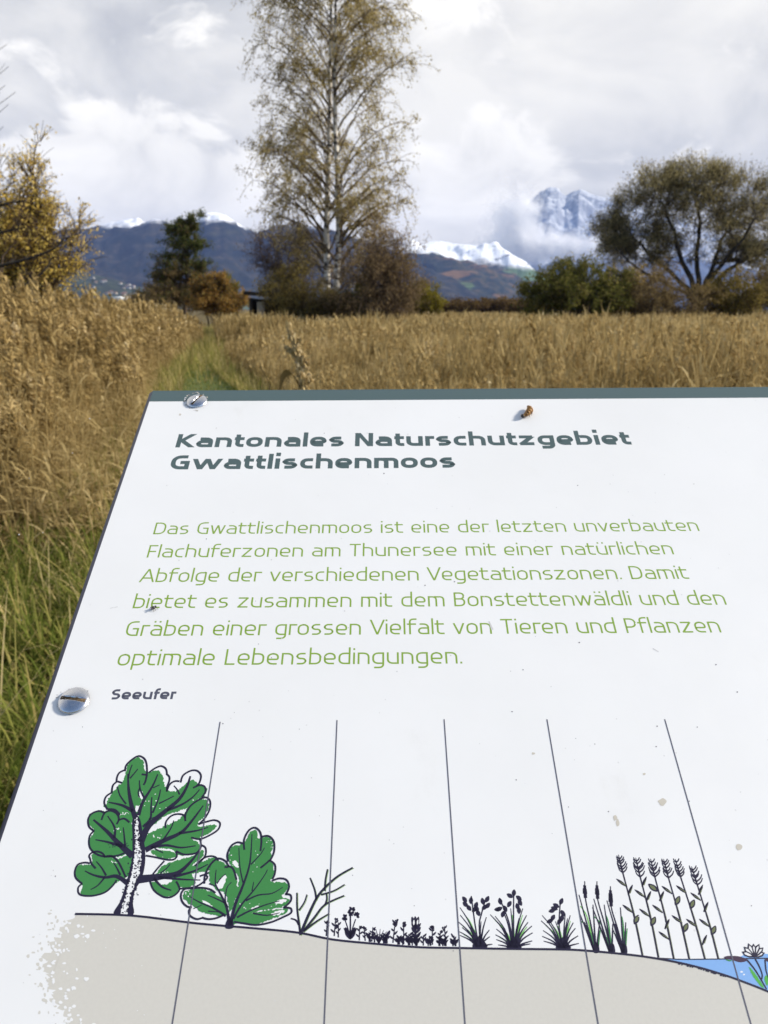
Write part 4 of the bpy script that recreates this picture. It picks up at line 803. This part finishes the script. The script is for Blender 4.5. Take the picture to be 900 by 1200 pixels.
# ---------------- cattails
for i,(bx,by,bl,hx,hy0,hy1) in enumerate([
 (135,545,[(40,230,1),(45,335,2),(118,285,0),(155,380,2),(70,380,2)],72,155,250),
 (222,550,[(122,252,0),(163,420,2),(180,285,2),(228,390,0),(115,300,2)],140,155,255),
 (290,552,[(195,262,0),(225,415,2),(270,300,2),(300,383,2),(240,390,0)],215,182,297)]):
    g=G('printed_cattail' if i==0 else 'printed_cattail.%03d'%i,670,1000,4.737)
    for x,y,gr in bl:
        if gr: g.st([(bx+(x-bx)*.2+6,by-20),(bx+(x-bx)*.6+8,by+(y-by)*.6),(x+8,y+ (by-y)*.2)],12,6,'leafgreen' if gr==2 else 'paleleaf2')
    for x,y,gr in bl: g.st([(bx+(x-bx)*.1,by),(bx+(x-bx)*.55,by+(y-by)*.5),(x,y)],13,6)
    g.st([(bx,by),(bx+(hx-bx)*.5,by+(hy1-by)*.55),(hx+4,hy1),(hx,hy0)],12,6)
    g.st([(hx+5,hy1-2),(hx+4,hy1-10),(hx+1,(hy0+hy1)/2),(hx,hy0+32),(hx,hy0+22)],20,16)
    g.st([(hx+2,hy1-25),(hx,hy0+40)],26,22)
    g.pg([(bx-16,by+4),(bx-12,by-45),(bx+12,by-45),(bx+18,by+4)],'ink')
# ---------------- reeds
for i,(bx,by,tx,ty,lv) in enumerate([
 (392,570,280,95,[(300,185,-1,'k'),(318,230,1,'k'),(335,330,-1,'k'),(352,395,1,'b')]),
 (480,578,375,112,[(402,245,-1,'k'),(395,185,1,'k'),(420,265,1,'k'),(428,352,-1,'k'),(445,405,1,'b')]),
 (565,585,458,118,[(475,212,-1,'b'),(492,265,1,'k'),(500,330,-1,'k'),(522,420,1,'k'),(535,478,-1,'k')]),
 (655,605,532,118,[(552,225,-1,'k'),(580,290,1,'b'),(608,388,-1,'k'),(625,440,1,'b')]),
 (748,625,600,118,[(632,222,-1,'k'),(662,310,1,'b'),(688,408,-1,'k'),(730,508,1,'k')]),
 (828,650,692,158,[(712,262,-1,'k'),(708,230,1,'k'),(738,325,1,'k'),(760,408,-1,'k'),(780,455,1,'b')])]):
    g=G('printed_reed' if i==0 else 'printed_reed.%03d'%i,670,1000,4.737)
    mid=((bx+tx)/2+6,(by+ty)/2)
    g.st([(bx+5,by),(mid[0]+5,mid[1]),(tx+5,ty+20)],6,5,'olive')
    g.st([(bx,by),mid,(tx,ty)],10,9)
    for x,y,s,k in lv:
        x+=-s*5;L=74 if s<0 else 62;a=math.radians(143 if s<0 else 66)
        if k=='b': leaf(g,x,y,a,L*.95,30,'ink');leaf(g,x+math.cos(a)*14,y-math.sin(a)*14,a,L*.6,16,'olive')
        else: leaf(g,x,y,a,L,15,'ink');g.st([(x,y),(x+math.cos(a)*L*.8,y-math.sin(a)*L*.8)],9,7);g.st([(x+s*8+3,y-8),(x+math.cos(a)*L*.7+4,y-math.sin(a)*L*.7+4)],6,3,'olive',smooth=False)
    dx,dy=(tx-bx),(ty-by);m=math.hypot(dx,dy);dx/=m;dy/=m
    if i==5: dx,dy=-.3,-.95
    for k in range(6):
        t=-16+k*17+rnd.uniform(-4,4);x,y=tx+dx*t,ty+dy*t;L=(40-k*3)*rnd.uniform(.75,1.2)
        for s in (-1,1): g.st([(x,y),(x+s*L*.5,y-L*.42),(x+s*L*.72,y-L*.95)],9,5)
    g.st([(tx,ty),(tx+dx*90,ty+dy*90)],11,4,smooth=False)
# ---------------- lily
g=G('printed_lily',800,1080,9)
g.pg([(435,375),(480,362),(580,365),(650,385),(682,405),(650,425),(590,428),(520,405),(460,395)],'lilypad')
g.pg([(455,400),(520,410),(500,420),(465,412)],'leafgreen')
for p in [[(700,480),(760,540),(850,680),(840,700),(770,620),(720,540)],[(860,600),(890,560),(905,600),(890,680)],[(800,440),(830,520),(835,570),(815,500)]]: g.pg(p,'lilygreen',rough=4)
g.st([(678,405),(770,520),(885,715)],20,16);g.st([(765,395),(810,480),(838,560),(832,610)],20,14)
g.st([(868,405),(880,520),(920,640)],16,14);g.pg([(862,400),(900,388),(960,395),(960,425),(900,425)],'lilypad')
for a,L in [(.35,118),(.75,135),(1.15,140),(1.57,128),(1.95,142),(2.35,138),(2.75,125)]:
    ca,sa=math.cos(a),math.sin(a);cx,cy=748,372;w=36
    P=[(cx+ca*L*t*.98+sa*w*o,cy-sa*L*t+ca*w*o) for t,o in [(0,0),(.4,.5),(.75,.55),(1,0),(.75,-.55),(.4,-.5)]]
    g.pg(P,'paper2');g.st(P+[P[0]],15,15,smooth=False)
# ---------------- separators
for i,(x0,y0,x1,y1) in enumerate([(258,846,202,1200),(395,844,380,1200),(520.5,843,545,1200),(641,843,701,1200),(779,843,880,1200)]):
    a=mm(x0,y0);b=mm(x1,y1);k=(b[0]-a[0])/(b[1]-a[1])
    ART['printed_divider' if i==0 else 'printed_divider.%03d'%i]=[['s','greyink',[(a[0],a[1],.4),(a[0]+k*(385-a[1]),385,.4)]]]
# ---------------- dirt, traces
g=G('dirt_specks',0,0,1)
for i in range(150):
    x=rnd.uniform(20,900);y=rnd.uniform(480,1190)
    blob(g,x,y,*( [rnd.uniform(.35,.8)]*2 ),rnd.choice(['dirt','dirt','dirtdark']),6)
for x,y in [(839,779),(864,811),(817,852),(770,851),(769,875),(679,753),(600,834),(613,785),(605,1034-120),(450,555),(713,951)]: blob(g,x,y,.9,.8,'dirtdark',6)
for x,y,a,b in [(776,940,5,4.5),(866,993,4.5,3.5),(721,958,2,4),(724,964,2,4),(211,486,1.5,1.2),(625,883,2,1.5),(755,907,2,1.5)]: blob(g,x,y,a,b,'dirttan',9)
g.st([(765,760),(772,764)],1.2,.7,'dirt');g.st([(573,728),(577,738)],1,2.6,'dirt')
for x,y in [(134,712),(129,713)]: g.st([(x,y),(x+4,y-1)],.9,.7,'dirt')

# ---- lettering: a squarish monoline face drawn as strokes
def arc_path(pts):
    """pts: (x, y[, r]); rounds the corners"""
    o = []
    for i, p in enumerate(pts):
        r_ = p[2] if len(p) > 2 else 0
        if r_ and 0 < i < len(pts) - 1:
            a, b, c = np.array(pts[i - 1][:2], float), np.array(p[:2], float), np.array(pts[i + 1][:2], float)
            d1 = a - b; d2 = c - b; l1, l2 = np.linalg.norm(d1), np.linalg.norm(d2); k = min(r_, l1 * .98, l2 * .98)
            k1 = min(r_, l1 * .98); k2 = min(r_, l2 * .98); s_, e_ = b + d1 / l1 * k1, b + d2 / l2 * k2
            c1, c2 = s_ + (b - s_) * .62, e_ + (b - e_) * .62
            for t in np.linspace(0, 1, 8): o.append(tuple((1 - t) ** 3 * s_ + 3 * t * (1 - t) ** 2 * c1 + 3 * t * t * (1 - t) * c2 + t ** 3 * e_))
        else: o.append((float(p[0]), float(p[1])))
    q = [o[0]]
    for p in o[1:]:
        if math.dist(p, q[-1]) > .3: q.append(p)
    return q
def glyph(ch, t, bold):
    X, A, D, CAP = 100., 146., 36., 136.; h = t / 2; w = 63. if not bold else 70.; sb = 5.5 if bold else 7.5; L = h + sb; R_ = L + w; rr = w * (.54 if not bold else .46)
    adv = R_ + h + sb; S_ = []
    def a_(*p): S_.append(arc_path(list(p)))
    low = ch
    dots = False
    def sl(p, q, k=1.0):
        x0_, y0_ = p; x1_, y1_ = q; S_.append(('P', p, q, k))
    if ch in 'äöü': dots = True; low = {'ä': 'a', 'ö': 'o', 'ü': 'u'}[ch]
    c = low; m = (L + R_) / 2; tw = 46. if not bold else 40.
    if c == ' ': return [], 50.
    if c == 'n': a_((L, 0), (L, X - h), (R_, X - h, rr), (R_, 0))
    elif c == 'h': a_((L, 0), (L, A)); a_((L, X - h), (R_, X - h, rr), (R_, 0))
    elif c == 'm':
        w2 = w * .80; a_((L, 0), (L, X - h), (L + w2, X - h, rr * .8), (L + w2, 0)); a_((L + w2 * .7, X - h), (L + 2 * w2, X - h, rr * .8), (L + 2 * w2, 0)); adv = L + 2 * w2 + h + sb
    elif c == 'u': a_((L, X), (L, h, rr), (R_, h), (R_, X)); a_((R_, h), (R_, 0))
    elif c == 'r': a_((L, 0), (L, X - h), (L + tw, X - h)); adv = L + tw + 3
    elif c == 'l': a_((L, 0), (L, A)); adv = 2 * L
    elif c == 'i': a_((L, 0), (L, X)); a_((L, 122), (L, 122 + max(t * 1.15, 13))); adv = 2 * L
    elif c == 't': a_((L + 6, 128), (L + 6, h, 24), (L + tw + 4, h)); a_((L - 14, X - h), (L + tw + 3, X - h)); adv = L + tw + 9
    elif c == 'f': a_((L + 8, 0), (L + 8, A - h, 26), (L + tw + 8, A - h)); a_((L - 12, X - h), (L + tw + 4, X - h)); adv = L + tw + 7
    elif c == 'o': a_((m, h), (L, h, rr), (L, X - h, rr), (R_, X - h, rr), (R_, h, rr), (m - .5, h))
    elif c == 'e': a_((R_ - 4, h), (L, h, rr), (L, X - h, rr), (R_, X - h, rr), (R_, 45, 12), (L, 45))
    elif c == 'a': a_((L + 6, X - h), (R_, X - h, rr), (R_, 0)); a_((R_, h), (L, h, 26), (L, 57, 26), (R_, 57))
    elif c == 's':
        k = w * .86; R2 = L + k; a_((R2 - 3, X - h), (L, X - h, 27), (L, 51, 25), (R2, 51, 25), (R2, h, 27), (L + 1, h)); adv = R2 + h + 7
    elif c == 'c': R2 = L + w * .84; a_((R2, X - h), (L, X - h, rr), (L, h, rr), (R2, h)); adv = R2 + 10
    elif c == 'd': a_((R_, h), (L, h, rr), (L, X - h, rr), (R_, X - h)); a_((R_, 0), (R_, A))
    elif c == 'b': a_((L, h), (R_, h, rr), (R_, X - h, rr), (L, X - h)); a_((L, 0), (L, A))
    elif c == 'p': a_((L, h), (R_, h, rr), (R_, X - h, rr), (L, X - h)); a_((L, -D), (L, X))
    elif c == 'g': a_((R_, h), (L, h, rr), (L, X - h, rr), (R_, X - h)); a_((R_, X), (R_, -D + h, 28), (L + 6, -D + h))
    elif c == 'v': sl((h + 3, X), (h + 3 + w * .52, 0)); sl((h + 3 + w * 1.04, X), (h + 3 + w * .52, 0)); adv = w * 1.04 + t + 6
    elif c == 'w':
        q = w * (.40 if not bold else .52); b0 = h + 3; sl((b0, X), (b0 + q, 0)); sl((b0 + 2 * q, X), (b0 + q, 0)); sl((b0 + 2 * q, X), (b0 + 3 * q, 0)); sl((b0 + 4 * q, X), (b0 + 3 * q, 0)); adv = 4 * q + t + 6
    elif c == 'z': a_((L - h * .6, X - h), (R_, X - h)); a_((L - h * .6, h), (R_ + h * .3, h)); sl((R_ - h * .4, X - h), (L + h * .2, h), 1.05)
    elif c == '.': a_((L, 0), (L, max(t * 1.15, 13))); adv = 2 * L
    elif c == 'D': W2 = w * 1.18; a_((L, h), (L + W2, h, 48), (L + W2, CAP - h, 48), (L, CAP - h), (L, 0)); adv = L + W2 + h + sb
    elif c == 'G': W2 = w * 1.14; a_((L + W2 - 2, CAP - h), (L, CAP - h, 46), (L, h, 46), (L + W2, h), (L + W2, 66), (L + W2 * .5, 66)); adv = L + W2 + h + 9
    elif c == 'F': a_((L, 0), (L, CAP - h), (L + w * .92, CAP - h)); a_((L, 66), (L + w * .82, 66)); adv = L + w * .92 + 6
    elif c == 'L': a_((L, CAP), (L, h), (L + w * .90, h)); adv = L + w * .90 + 7
    elif c == 'A': W2 = w * 1.5; sl((h + W2 / 2, CAP), (h, 0)); sl((h + W2 / 2, CAP), (h + W2, 0)); a_((h + W2 * .17, 42), (h + W2 * .83, 42)); adv = W2 + t
    elif c == 'V': W2 = w * 1.42; sl((h, CAP), (h + W2 / 2, 0)); sl((h + W2, CAP), (h + W2 / 2, 0)); adv = W2 + t - 4
    elif c == 'T': W2 = w * 1.28; a_((h, CAP - h), (h + W2, CAP - h)); a_((h + W2 / 2, CAP - h), (h + W2 / 2, 0)); adv = W2 + t
    elif c == 'B': W2 = w * 1.02; a_((L, h), (L + W2, h, 34), (L + W2, 72, 30), (L, 72)); a_((L + W2 * .5, 72), (L + W2 * .95, 72, 30), (L + W2 * .95, CAP - h, 30), (L, CAP - h), (L, 0)); adv = L + W2 + h + sb
    elif c == 'P': W2 = w * 1.02; a_((L, 54), (L + W2, 54, 38), (L + W2, CAP - h, 38), (L, CAP - h), (L, 0)); adv = L + W2 + h + 6
    elif c == 'K': W2 = w * 1.1; a_((L, 0), (L, CAP)); sl((L + W2, CAP), (L + h * .9, 66)); sl((L + h * .9, 72), (L + W2 + 4, 0)); adv = L + W2 + h + 4
    elif c == 'N': W2 = w * 1.12; a_((L, 0), (L, CAP)); a_((L + W2, 0), (L + W2, CAP)); sl((L + h * .25, CAP), (L + W2 - h * .25, 0), .95); adv = L + W2 + h + sb
    elif c == 'S': W2 = w * .98; a_((L + W2 - 2, CAP - h), (L, CAP - h, 36), (L, 69, 34), (L + W2, 69, 34), (L + W2, h, 36), (L, h)); adv = L + W2 + h + sb
    if dots:
        for q in (-17, 17): a_((m + q - 3, 122), (m + q - 3, 122 + max(t * 1.1, 13)))
    return S_, adv
def ribbon(pts, wid):
    """flat stroke with mitred joins; pts (n,2); wid scalar or (n,) -> verts (2n,2)"""
    P = np.asarray(pts, float); n = len(P); wid = np.broadcast_to(np.asarray(wid, float), (n,))
    d = np.diff(P, axis=0); d /= np.linalg.norm(d, axis=1)[:, None] + 1e-9; nn = np.stack([-d[:, 1], d[:, 0]], 1)
    N = np.zeros_like(P); N[0] = nn[0]; N[-1] = nn[-1]
    for i in range(1, n - 1):
        b = nn[i - 1] + nn[i]; l = np.linalg.norm(b)
        if l < .35: N[i] = nn[i]
        else: b /= l; N[i] = b / max(b @ nn[i], .62)
    return np.stack([P + N * wid[:, None] / 2, P - N * wid[:, None] / 2], 1).reshape(-1, 2)

inkc = dict(ink=(.018, .015, .036), greyink=(.10, .10, .13), leafgreen=(.046, .205, .055), paleleaf=(.22, .33, .12), paleleaf2=(.17, .42, .10), olive=(.13, .15, .07), lilygreen=(.08, .36, .06), lilypad=(.055, .03, .055),
            paper2=(.71, .71, .698), soil=(.535, .515, .458), water=(.20, .37, .66), dirt=(.52, .51, .50), dirtdark=(.16, .15, .16), dirttan=(.50, .465, .39), headgreen=(.065, .105, .108), title=(.062, .098, .10), body=(.20, .32, .04), caption=(.075, .08, .11))
def printmat(k):
    m, t, b = principled('print_' + k, inkc[k], .42, spec=.35)
    g = t.new('ShaderNodeTexCoord').outputs['Object']; c = inkc[k]
    t.l.new(t.ramp(t.noise(g, 900, 3, .6), [(.3, tuple(v * .98 for v in c)), (.7, tuple(min(v * 1.02, .9) for v in c))]), b.inputs['Base Color']); return m
pmat = {k: printmat(k) for k in inkc}

vec = lambda a: C_R * a[0] + C_U * a[1] + C_F * a[2]
Zr, Zu, Zn = vec(_r), vec(_u), vec(_n); PO = CAM + vec(_O)
PM = Matrix(((Zr.x, Zu.x, Zn.x, PO.x), (Zr.y, Zu.y, Zn.y, PO.y), (Zr.z, Zu.z, Zn.z, PO.z), (0, 0, 0, 1)))
BW, BH = .594, .420
foot = PM @ Vector((BW / 2, -BH * .5, 0)); foot.z = 0
panel = empty('information_panel', tuple(foot), 'white sloping nature reserve information panel with green text and plant drawings', 'sign')
REL = Matrix.Translation(-foot) @ PM
def on_panel(o, parent=panel):
    o.parent = parent; o.matrix_basis = REL if parent is panel else Matrix.Identity(4); return o
class Print:
    """ink lying on the board, in millimetres"""
    def __init__(s): s.V = []; s.F = []; s.mi = []; s.mats = []
    def slot(s, k):
        if k not in s.mats: s.mats.append(k)
        return s.mats.index(k)
    def poly(s, P, z, k):
        b = len(s.V); s.V += [(x / 1000, -y / 1000, z) for x, y in P]; s.F.append(list(range(b, b + len(P)))); s.mi.append(s.slot(k))
    def strip(s, P, wid, z, k):
        Q = ribbon(P, wid); b = len(s.V); s.V += [(x / 1000, -y / 1000, z) for x, y in Q]
        for i in range(len(P) - 1): s.F.append([b + 2 * i, b + 2 * i + 1, b + 2 * i + 3, b + 2 * i + 2]); s.mi.append(s.slot(k))
    def build(s, name, parent=panel):
        import bmesh
        me = bpy.data.meshes.new(name); bm_ = bmesh.new(); vs = [bm_.verts.new(v) for v in s.V]
        for f, m in zip(s.F, s.mi):
            fc = bm_.faces.new([vs[i] for i in f]); fc.material_index = m
        big = [f for f in bm_.faces if len(f.verts) > 4]
        if big: bmesh.ops.triangulate(bm_, faces=big, ngon_method='EAR_CLIP')
        bm_.normal_update()
        for f in bm_.faces:
            if f.normal.z < 0: f.normal_flip()
        bm_.to_mesh(me); bm_.free()
        for k in s.mats: me.materials.append(pmat[k])
        o = bpy.data.objects.new(name, me); COL.objects.link(o); return on_panel(o, parent)
UM = 1e-6

# board: white face, dark bevelled core
face_m, ft, fb = principled('panel_laminate', rough=.42, spec=.4)
g = ft.new('ShaderNodeTexCoord').outputs['Object']
soft = ft.ramp(ft.noise(g, 9, 5, .6), [(.3, (.69, .69, .675)), (.7, (.73, .73, .718))])
vo = ft.new('ShaderNodeTexVoronoi'); vo.inputs['Scale'].default_value = 130; ft.l.new(g, vo.inputs['Vector'])
speck = ft.math('MULTIPLY', ft.math('LESS_THAN', vo.outputs['Distance'], .045), ft.math('GREATER_THAN', ft.noise(g, 30, 3), .52))
smear = ft.smooth(ft.noise(ft.vmul(g, (1, .6, 1)), 26, 7, .7), .60, .82)
ft.l.new(ft.mix(ft.math('MULTIPLY', speck, .35), ft.mix(ft.math('MULTIPLY', smear, .45), soft, (.60, .59, .56)), (.42, .41, .40)), fb.inputs['Base Color'])
ft.l.new(ft.ramp(ft.noise(g, 40, 4), [(.3, (.36,) * 3), (.7, (.5,) * 3)]), fb.inputs['Roughness'])
core_m = flat('laminate_core', (.028, .030, .062), .5)
s = Soup(); c = .0021; T_ = .006
x0, x1, y0, y1 = c, BW - c, -BH + c, 0
V = [(x0, y0, 0), (x1, y0, 0), (x1, y1, 0), (x0, y1, 0), (0, -BH, -.0012), (BW, -BH, -.0012), (BW, 0.0001, -.0004), (0, -.0006, -.0012), (0, -BH, -T_), (BW, -BH, -T_), (BW, 0, -T_), (0, 0, -T_)]
s.add(V, [(0, 1, 2, 3)], .5, 0); s.add(V, [(4, 5, 1, 0), (5, 6, 2, 1), (6, 7, 3, 2), (7, 4, 0, 3), (8, 9, 5, 4), (9, 10, 6, 5), (10, 11, 7, 6), (11, 8, 4, 7), (11, 10, 9, 8)], .5, 1)
on_panel(s.build('board', [face_m, core_m]))
p = Print(); p.poly([(c * 1000, 0), (c * 1000, 10.1), (BW * 1000 - 2.1, 10.1), (BW * 1000 - 2.1, 0)], 12 * UM, 'headgreen'); p.build('header_band')
steel_p = noisemat('galvanised_steel', [(.3, (.30, .31, .32)), (.7, (.42, .43, .44))], 30, rough=.5)
for fx in (.10, .494):
    tpt = PM @ Vector((fx, -.16, -T_ - .03)); b = Soup(); b.box((-.03, -.03, -.02), (.03, .03, tpt.z)); o = b.build('post', steel_p, panel); o.location = Vector((tpt.x, tpt.y, 0)) - foot
    b = Soup(); b.box((fx - .025, -BH + .03, -T_ - .03), (fx + .025, -.03, -T_ - .0005)); on_panel(b.build('bracket', steel_p))

def lettering(name, text, xs, xe, base, xh, tw, bold, col):
    p = Print(); pen = 0; items = []
    for i, ch in enumerate(text):
        S_, adv = glyph(ch, tw, bold); items += [(q, pen) for q in S_]; pen += adv
        if ch in 'r' and i + 1 < len(text) and text[i + 1] in 'aeog': pen -= 6
    # side bearings: ink starts / ends at xs / xe
    ex = lambda q: [q[1], q[2]] if q[0] == 'P' else q
    lo = min(min(x for x, _ in ex(q)) + o for q, o in items) - tw / 2 * (text[0] not in 'AT'); hi = max(max(x for x, _ in ex(q)) + o for q, o in items) + tw / 2
    sx = (xe - xs) / (hi - lo); sy = xh / 100; print('TXT', text[:12], round(sx / sy, 3))
    for k, (q, o) in enumerate(items):
        par = q[0] == 'P'; kk = q[3] if par else 1; q = ex(q)
        q2 = np.array(q, float); q2[:, 0] = xs + (q2[:, 0] + o - lo) * sx; q2[:, 1] = base - q2[:, 1] * sy; Q = ribbon(q2, tw * sy)
        if par:
            d_ = q2[1] - q2[0]; hx_ = tw * sy * kk / 2 * math.hypot(*d_) / abs(d_[1]); Q = np.array([q2[0] + (hx_, 0), q2[0] - (hx_, 0), q2[1] + (hx_, 0), q2[1] - (hx_, 0)])
        z = 10 * UM + (k % 5) * .8 * UM; b = len(p.V); p.V += [(x / 1000, -y / 1000, z) for x, y in Q]; sl = p.slot(col)
        for i in range(len(q) - 1): p.F.append([b + 2 * i, b + 2 * i + 1, b + 2 * i + 3, b + 2 * i + 2]); p.mi.append(sl)
    return p.build(name)
lettering('title_lettering', 'Kantonales Naturschutzgebiet', 23.6, 263.8, 50.0, 8.05, 30, True, 'title')
lettering('title_lettering', 'Gwattlischenmoos', 23.7, 169.2, 67.35, 8.05, 30, True, 'title')
for i, (tx, xe) in enumerate([('Das Gwattlischenmoos ist eine der letzten unverbauten', 280.0), ('Flachuferzonen am Thunersee mit einer natürlichen', 264.3), ('Abfolge der verschiedenen Vegetationszonen. Damit', 267.6), ('bietet es zusammen mit dem Bonstettenwäldli und den', 279.2), ('Gräben einer grossen Vielfalt von Tieren und Pflanzen', 272.5), ('optimale Lebensbedingungen.', 163.9)]):
    lettering('body_lettering', tx, 24.75, xe, 112.9 + 14.62 * i, 5.65, 13.5, False, 'body')
lettering('caption_lettering', 'Seeufer', 26.0, 51.8, 201.7, 3.4, 29, True, 'caption')

LAY = dict(printed_soil=4, printed_water=34, printed_shoreline=70, dirt_specks=46, printed_divider=85, printed_bush=60, printed_lily=62)
g = G('dirt_specks', 0, 0, 1)
for sx_, sy_, q_ in ((87, 822, 19.5), (231, 471, 13)):
    for k_ in range(26):
        a_0 = rnd.uniform(1.4, 6.0); k2_ = rnd.uniform(1.0, 1.18); blob(g, sx_ + q_ * k2_ * math.cos(a_0), sy_ + q_ * .74 * k2_ * math.sin(a_0), rnd.uniform(.4, 1.3), rnd.uniform(.3, .9), rnd.choice(['dirt', 'dirttan', 'dirtdark']), 7)
for nm, items in ART.items():
    kind = nm.split('.')[0]; p = Print(); z = LAY.get(kind, 12) * UM; prev = None
    for ty, colr, pts in items:
        if colr != prev: z += (1.0 if kind != 'dirt_specks' else .06) * UM
        elif colr != 'ink' and kind != 'dirt_specks': z += .25 * UM
        prev = colr
        if ty == 'p': p.poly(pts, z, colr)
        else: p.strip([q[:2] for q in pts], [q[2] for q in pts], z, colr)
    o = p.build(kind)
    if kind == 'dirt_specks': o['kind'] = 'stuff'

# ---- domed slotted screws
steel, stt, stb = principled('screw_steel', (.62, .62, .63), .22, 1.0)
g = stt.new('ShaderNodeTexCoord').outputs['Object']; stt.l.new(stt.ramp(stt.noise(g, 420, 4, .6), [(.3, (.16,) * 3), (.7, (.34,) * 3)]), stb.inputs['Roughness'])
slot_m = noisemat('rusty_slot', [(.35, (.05, .035, .02)), (.65, (.16, .11, .06))], 900)
def screw(px, py, rad, ang, hgt):
    x, y = mm(px, py); o_ = Vector((x / 1000, -y / 1000, 0)); s = Soup(); nr, na = 34, 96
    rs = np.concatenate([[0.02], np.linspace(.05, .94, nr - 4), [.97, .99, 1.0]]) * rad; nr = len(rs); th = np.arange(na) * 2 * np.pi / na
    V = []
    ca, sa = math.cos(ang), math.sin(ang); hw_ = rad * .125
    for r_ in rs:
        for t in th:
            a, b = r_ * math.cos(t), r_ * math.sin(t); z = .0005 + hgt * math.sqrt(max(1 - (r_ / rad) ** 2 * .96, 0)); q = -a * sa + b * ca; l = a * ca + b * sa
            if r_ > rad * .985: z = .0005
            if abs(q) < hw_ and abs(l) < rad * .86: z = min(z, .0005 + hgt * .62)
            V.append((a, b, z))
    F = [(i * na + j, i * na + (j + 1) % na, (i + 1) * na + (j + 1) % na, (i + 1) * na + j) for i in range(nr - 1) for j in range(na)]
    F = [f[::-1] for f in F]
    s.add(V, F); s.add([(r_ * math.cos(t) * 1, r_ * math.sin(t), z) for z, r_ in ((.0005, rad), (.00002, rad * .99)) for t in th], [(j, na + j, na + (j + 1) % na, (j + 1) % na) for j in range(na)])
    s.add(V[:na], [(0, 24, 48, 72)])
    o = s.build('screw', steel, smooth=True); o.parent = panel; o.matrix_basis = REL @ Matrix.Translation(o_)
    b = Soup(); M = Matrix.Rotation(ang, 4, 'Z'); zt = .0005 + hgt * .62; b.box((-rad * .84, -hw_ * .98, zt - .0003), (rad * .84, hw_ * .98, zt + .00012), M=M); b.build('slot', slot_m, o)
screw(231, 471, .0057, R(64), .0017)
screw(87, 822, .0059, R(-8), .0019)

# ================================================================== SMALL THINGS LYING ON THE PANEL
def on_board(px, py): x, y = mm(px, py); return PM @ Vector((x / 1000, -y / 1000, 0))
ROT = PM.to_3x3().to_4x4()
def husk():
    e = empty('insect_husk', (0, 0, 0), 'small curled orange brown insect husk lying near the top edge of the panel', 'insect'); e.matrix_world = Matrix.Translation(on_board(617, 489)) @ ROT
    t = np.linspace(0, 1, 40); P = np.stack([-.0022 + .0036 * t + .0022 * np.sin(t * 3.1), -.0008 + .0085 * t ** 1.2, .0016 + .0006 * np.sin(t * 3.1)], 1)
    rad = (.0004 + .00135 * np.sin(np.clip(t * 2.9 + .12, 0, 3.1))) * (1 + .13 * np.sin(t * 50)); s = Soup(); s.tube(P, rad, 12)
    s.build('shell', noisemat('husk_brown', [(.35, (.10, .045, .015)), (.5, (.34, .17, .05)), (.7, (.50, .30, .12))], 500, rough=.35), e, smooth=True)
    s = Soup(); q = P[0]; th = np.linspace(0, np.pi, 9); s.tube(np.array([q + np.array([-.0004, -.0003, 0]) * k for k in np.linspace(-1, 2.4, 9)]), .0010 * np.sin(th) + .0002, 10); s.build('head', flat('husk_dark', (.02, .014, .012), .3), e, smooth=True)
    s = Soup()
    for k, sg in [(8, 1), (13, 1), (18, 1), (9, -1), (14, -1), (19, -1)]:
        a = P[k]; s.tube(np.array([a, a + (sg * .0018 - .0004, -.0004, -.0002), a + (sg * .0024 - .0006, -.0012, -.0014)]), [.00022, .00018, .0001], 4)
    s.build('legs', flat('husk_leg', (.07, .04, .02), .4), e)
husk()
def fly():
    e = empty('tiny_fly', (0, 0, 0), 'tiny black fly resting on the word bietet at the left of the panel', 'insect'); e.matrix_world = Matrix.Translation(on_board(181, 713.5)) @ ROT @ Matrix.Rotation(R(38), 4, 'Z')
    blk = flat('fly_black', (.012, .010, .012), .3); t = np.linspace(0, np.pi, 12); s = Soup()
    s.tube(np.stack([np.linspace(-.0014, .0008, 12), np.zeros(12), np.full(12, .0009)], 1), .00062 * np.sin(t) ** .7 + .00004, 10); s.tube(np.stack([np.linspace(.0005, .0012, 12), np.zeros(12), np.full(12, .00095)], 1), .00042 * np.sin(t) ** .6 + .00003, 10); s.build('body', blk, e, smooth=True)
    s = Soup()
    for k in (-.0004, 0, .0005):
        for sg in (-1, 1): s.tube(np.array([(k, 0, .0008), (k * 1.6, sg * .0008, .0009), (k * 2.2, sg * .0013, .00005)]), [.00009, .00007, .00005], 4)
    s.build('legs', blk, e)
    s = Soup()
    for sg in (-1, 1): s.add([(.0003, sg * .0001, .00155), (-.0008, sg * .0009, .0014), (-.0017, sg * .0006, .0012), (-.0012, sg * .0001, .0015)], [(0, 1, 2, 3)])
    s.build('wings', flat('fly_wing', (.10, .085, .08), .25), e)
fly()
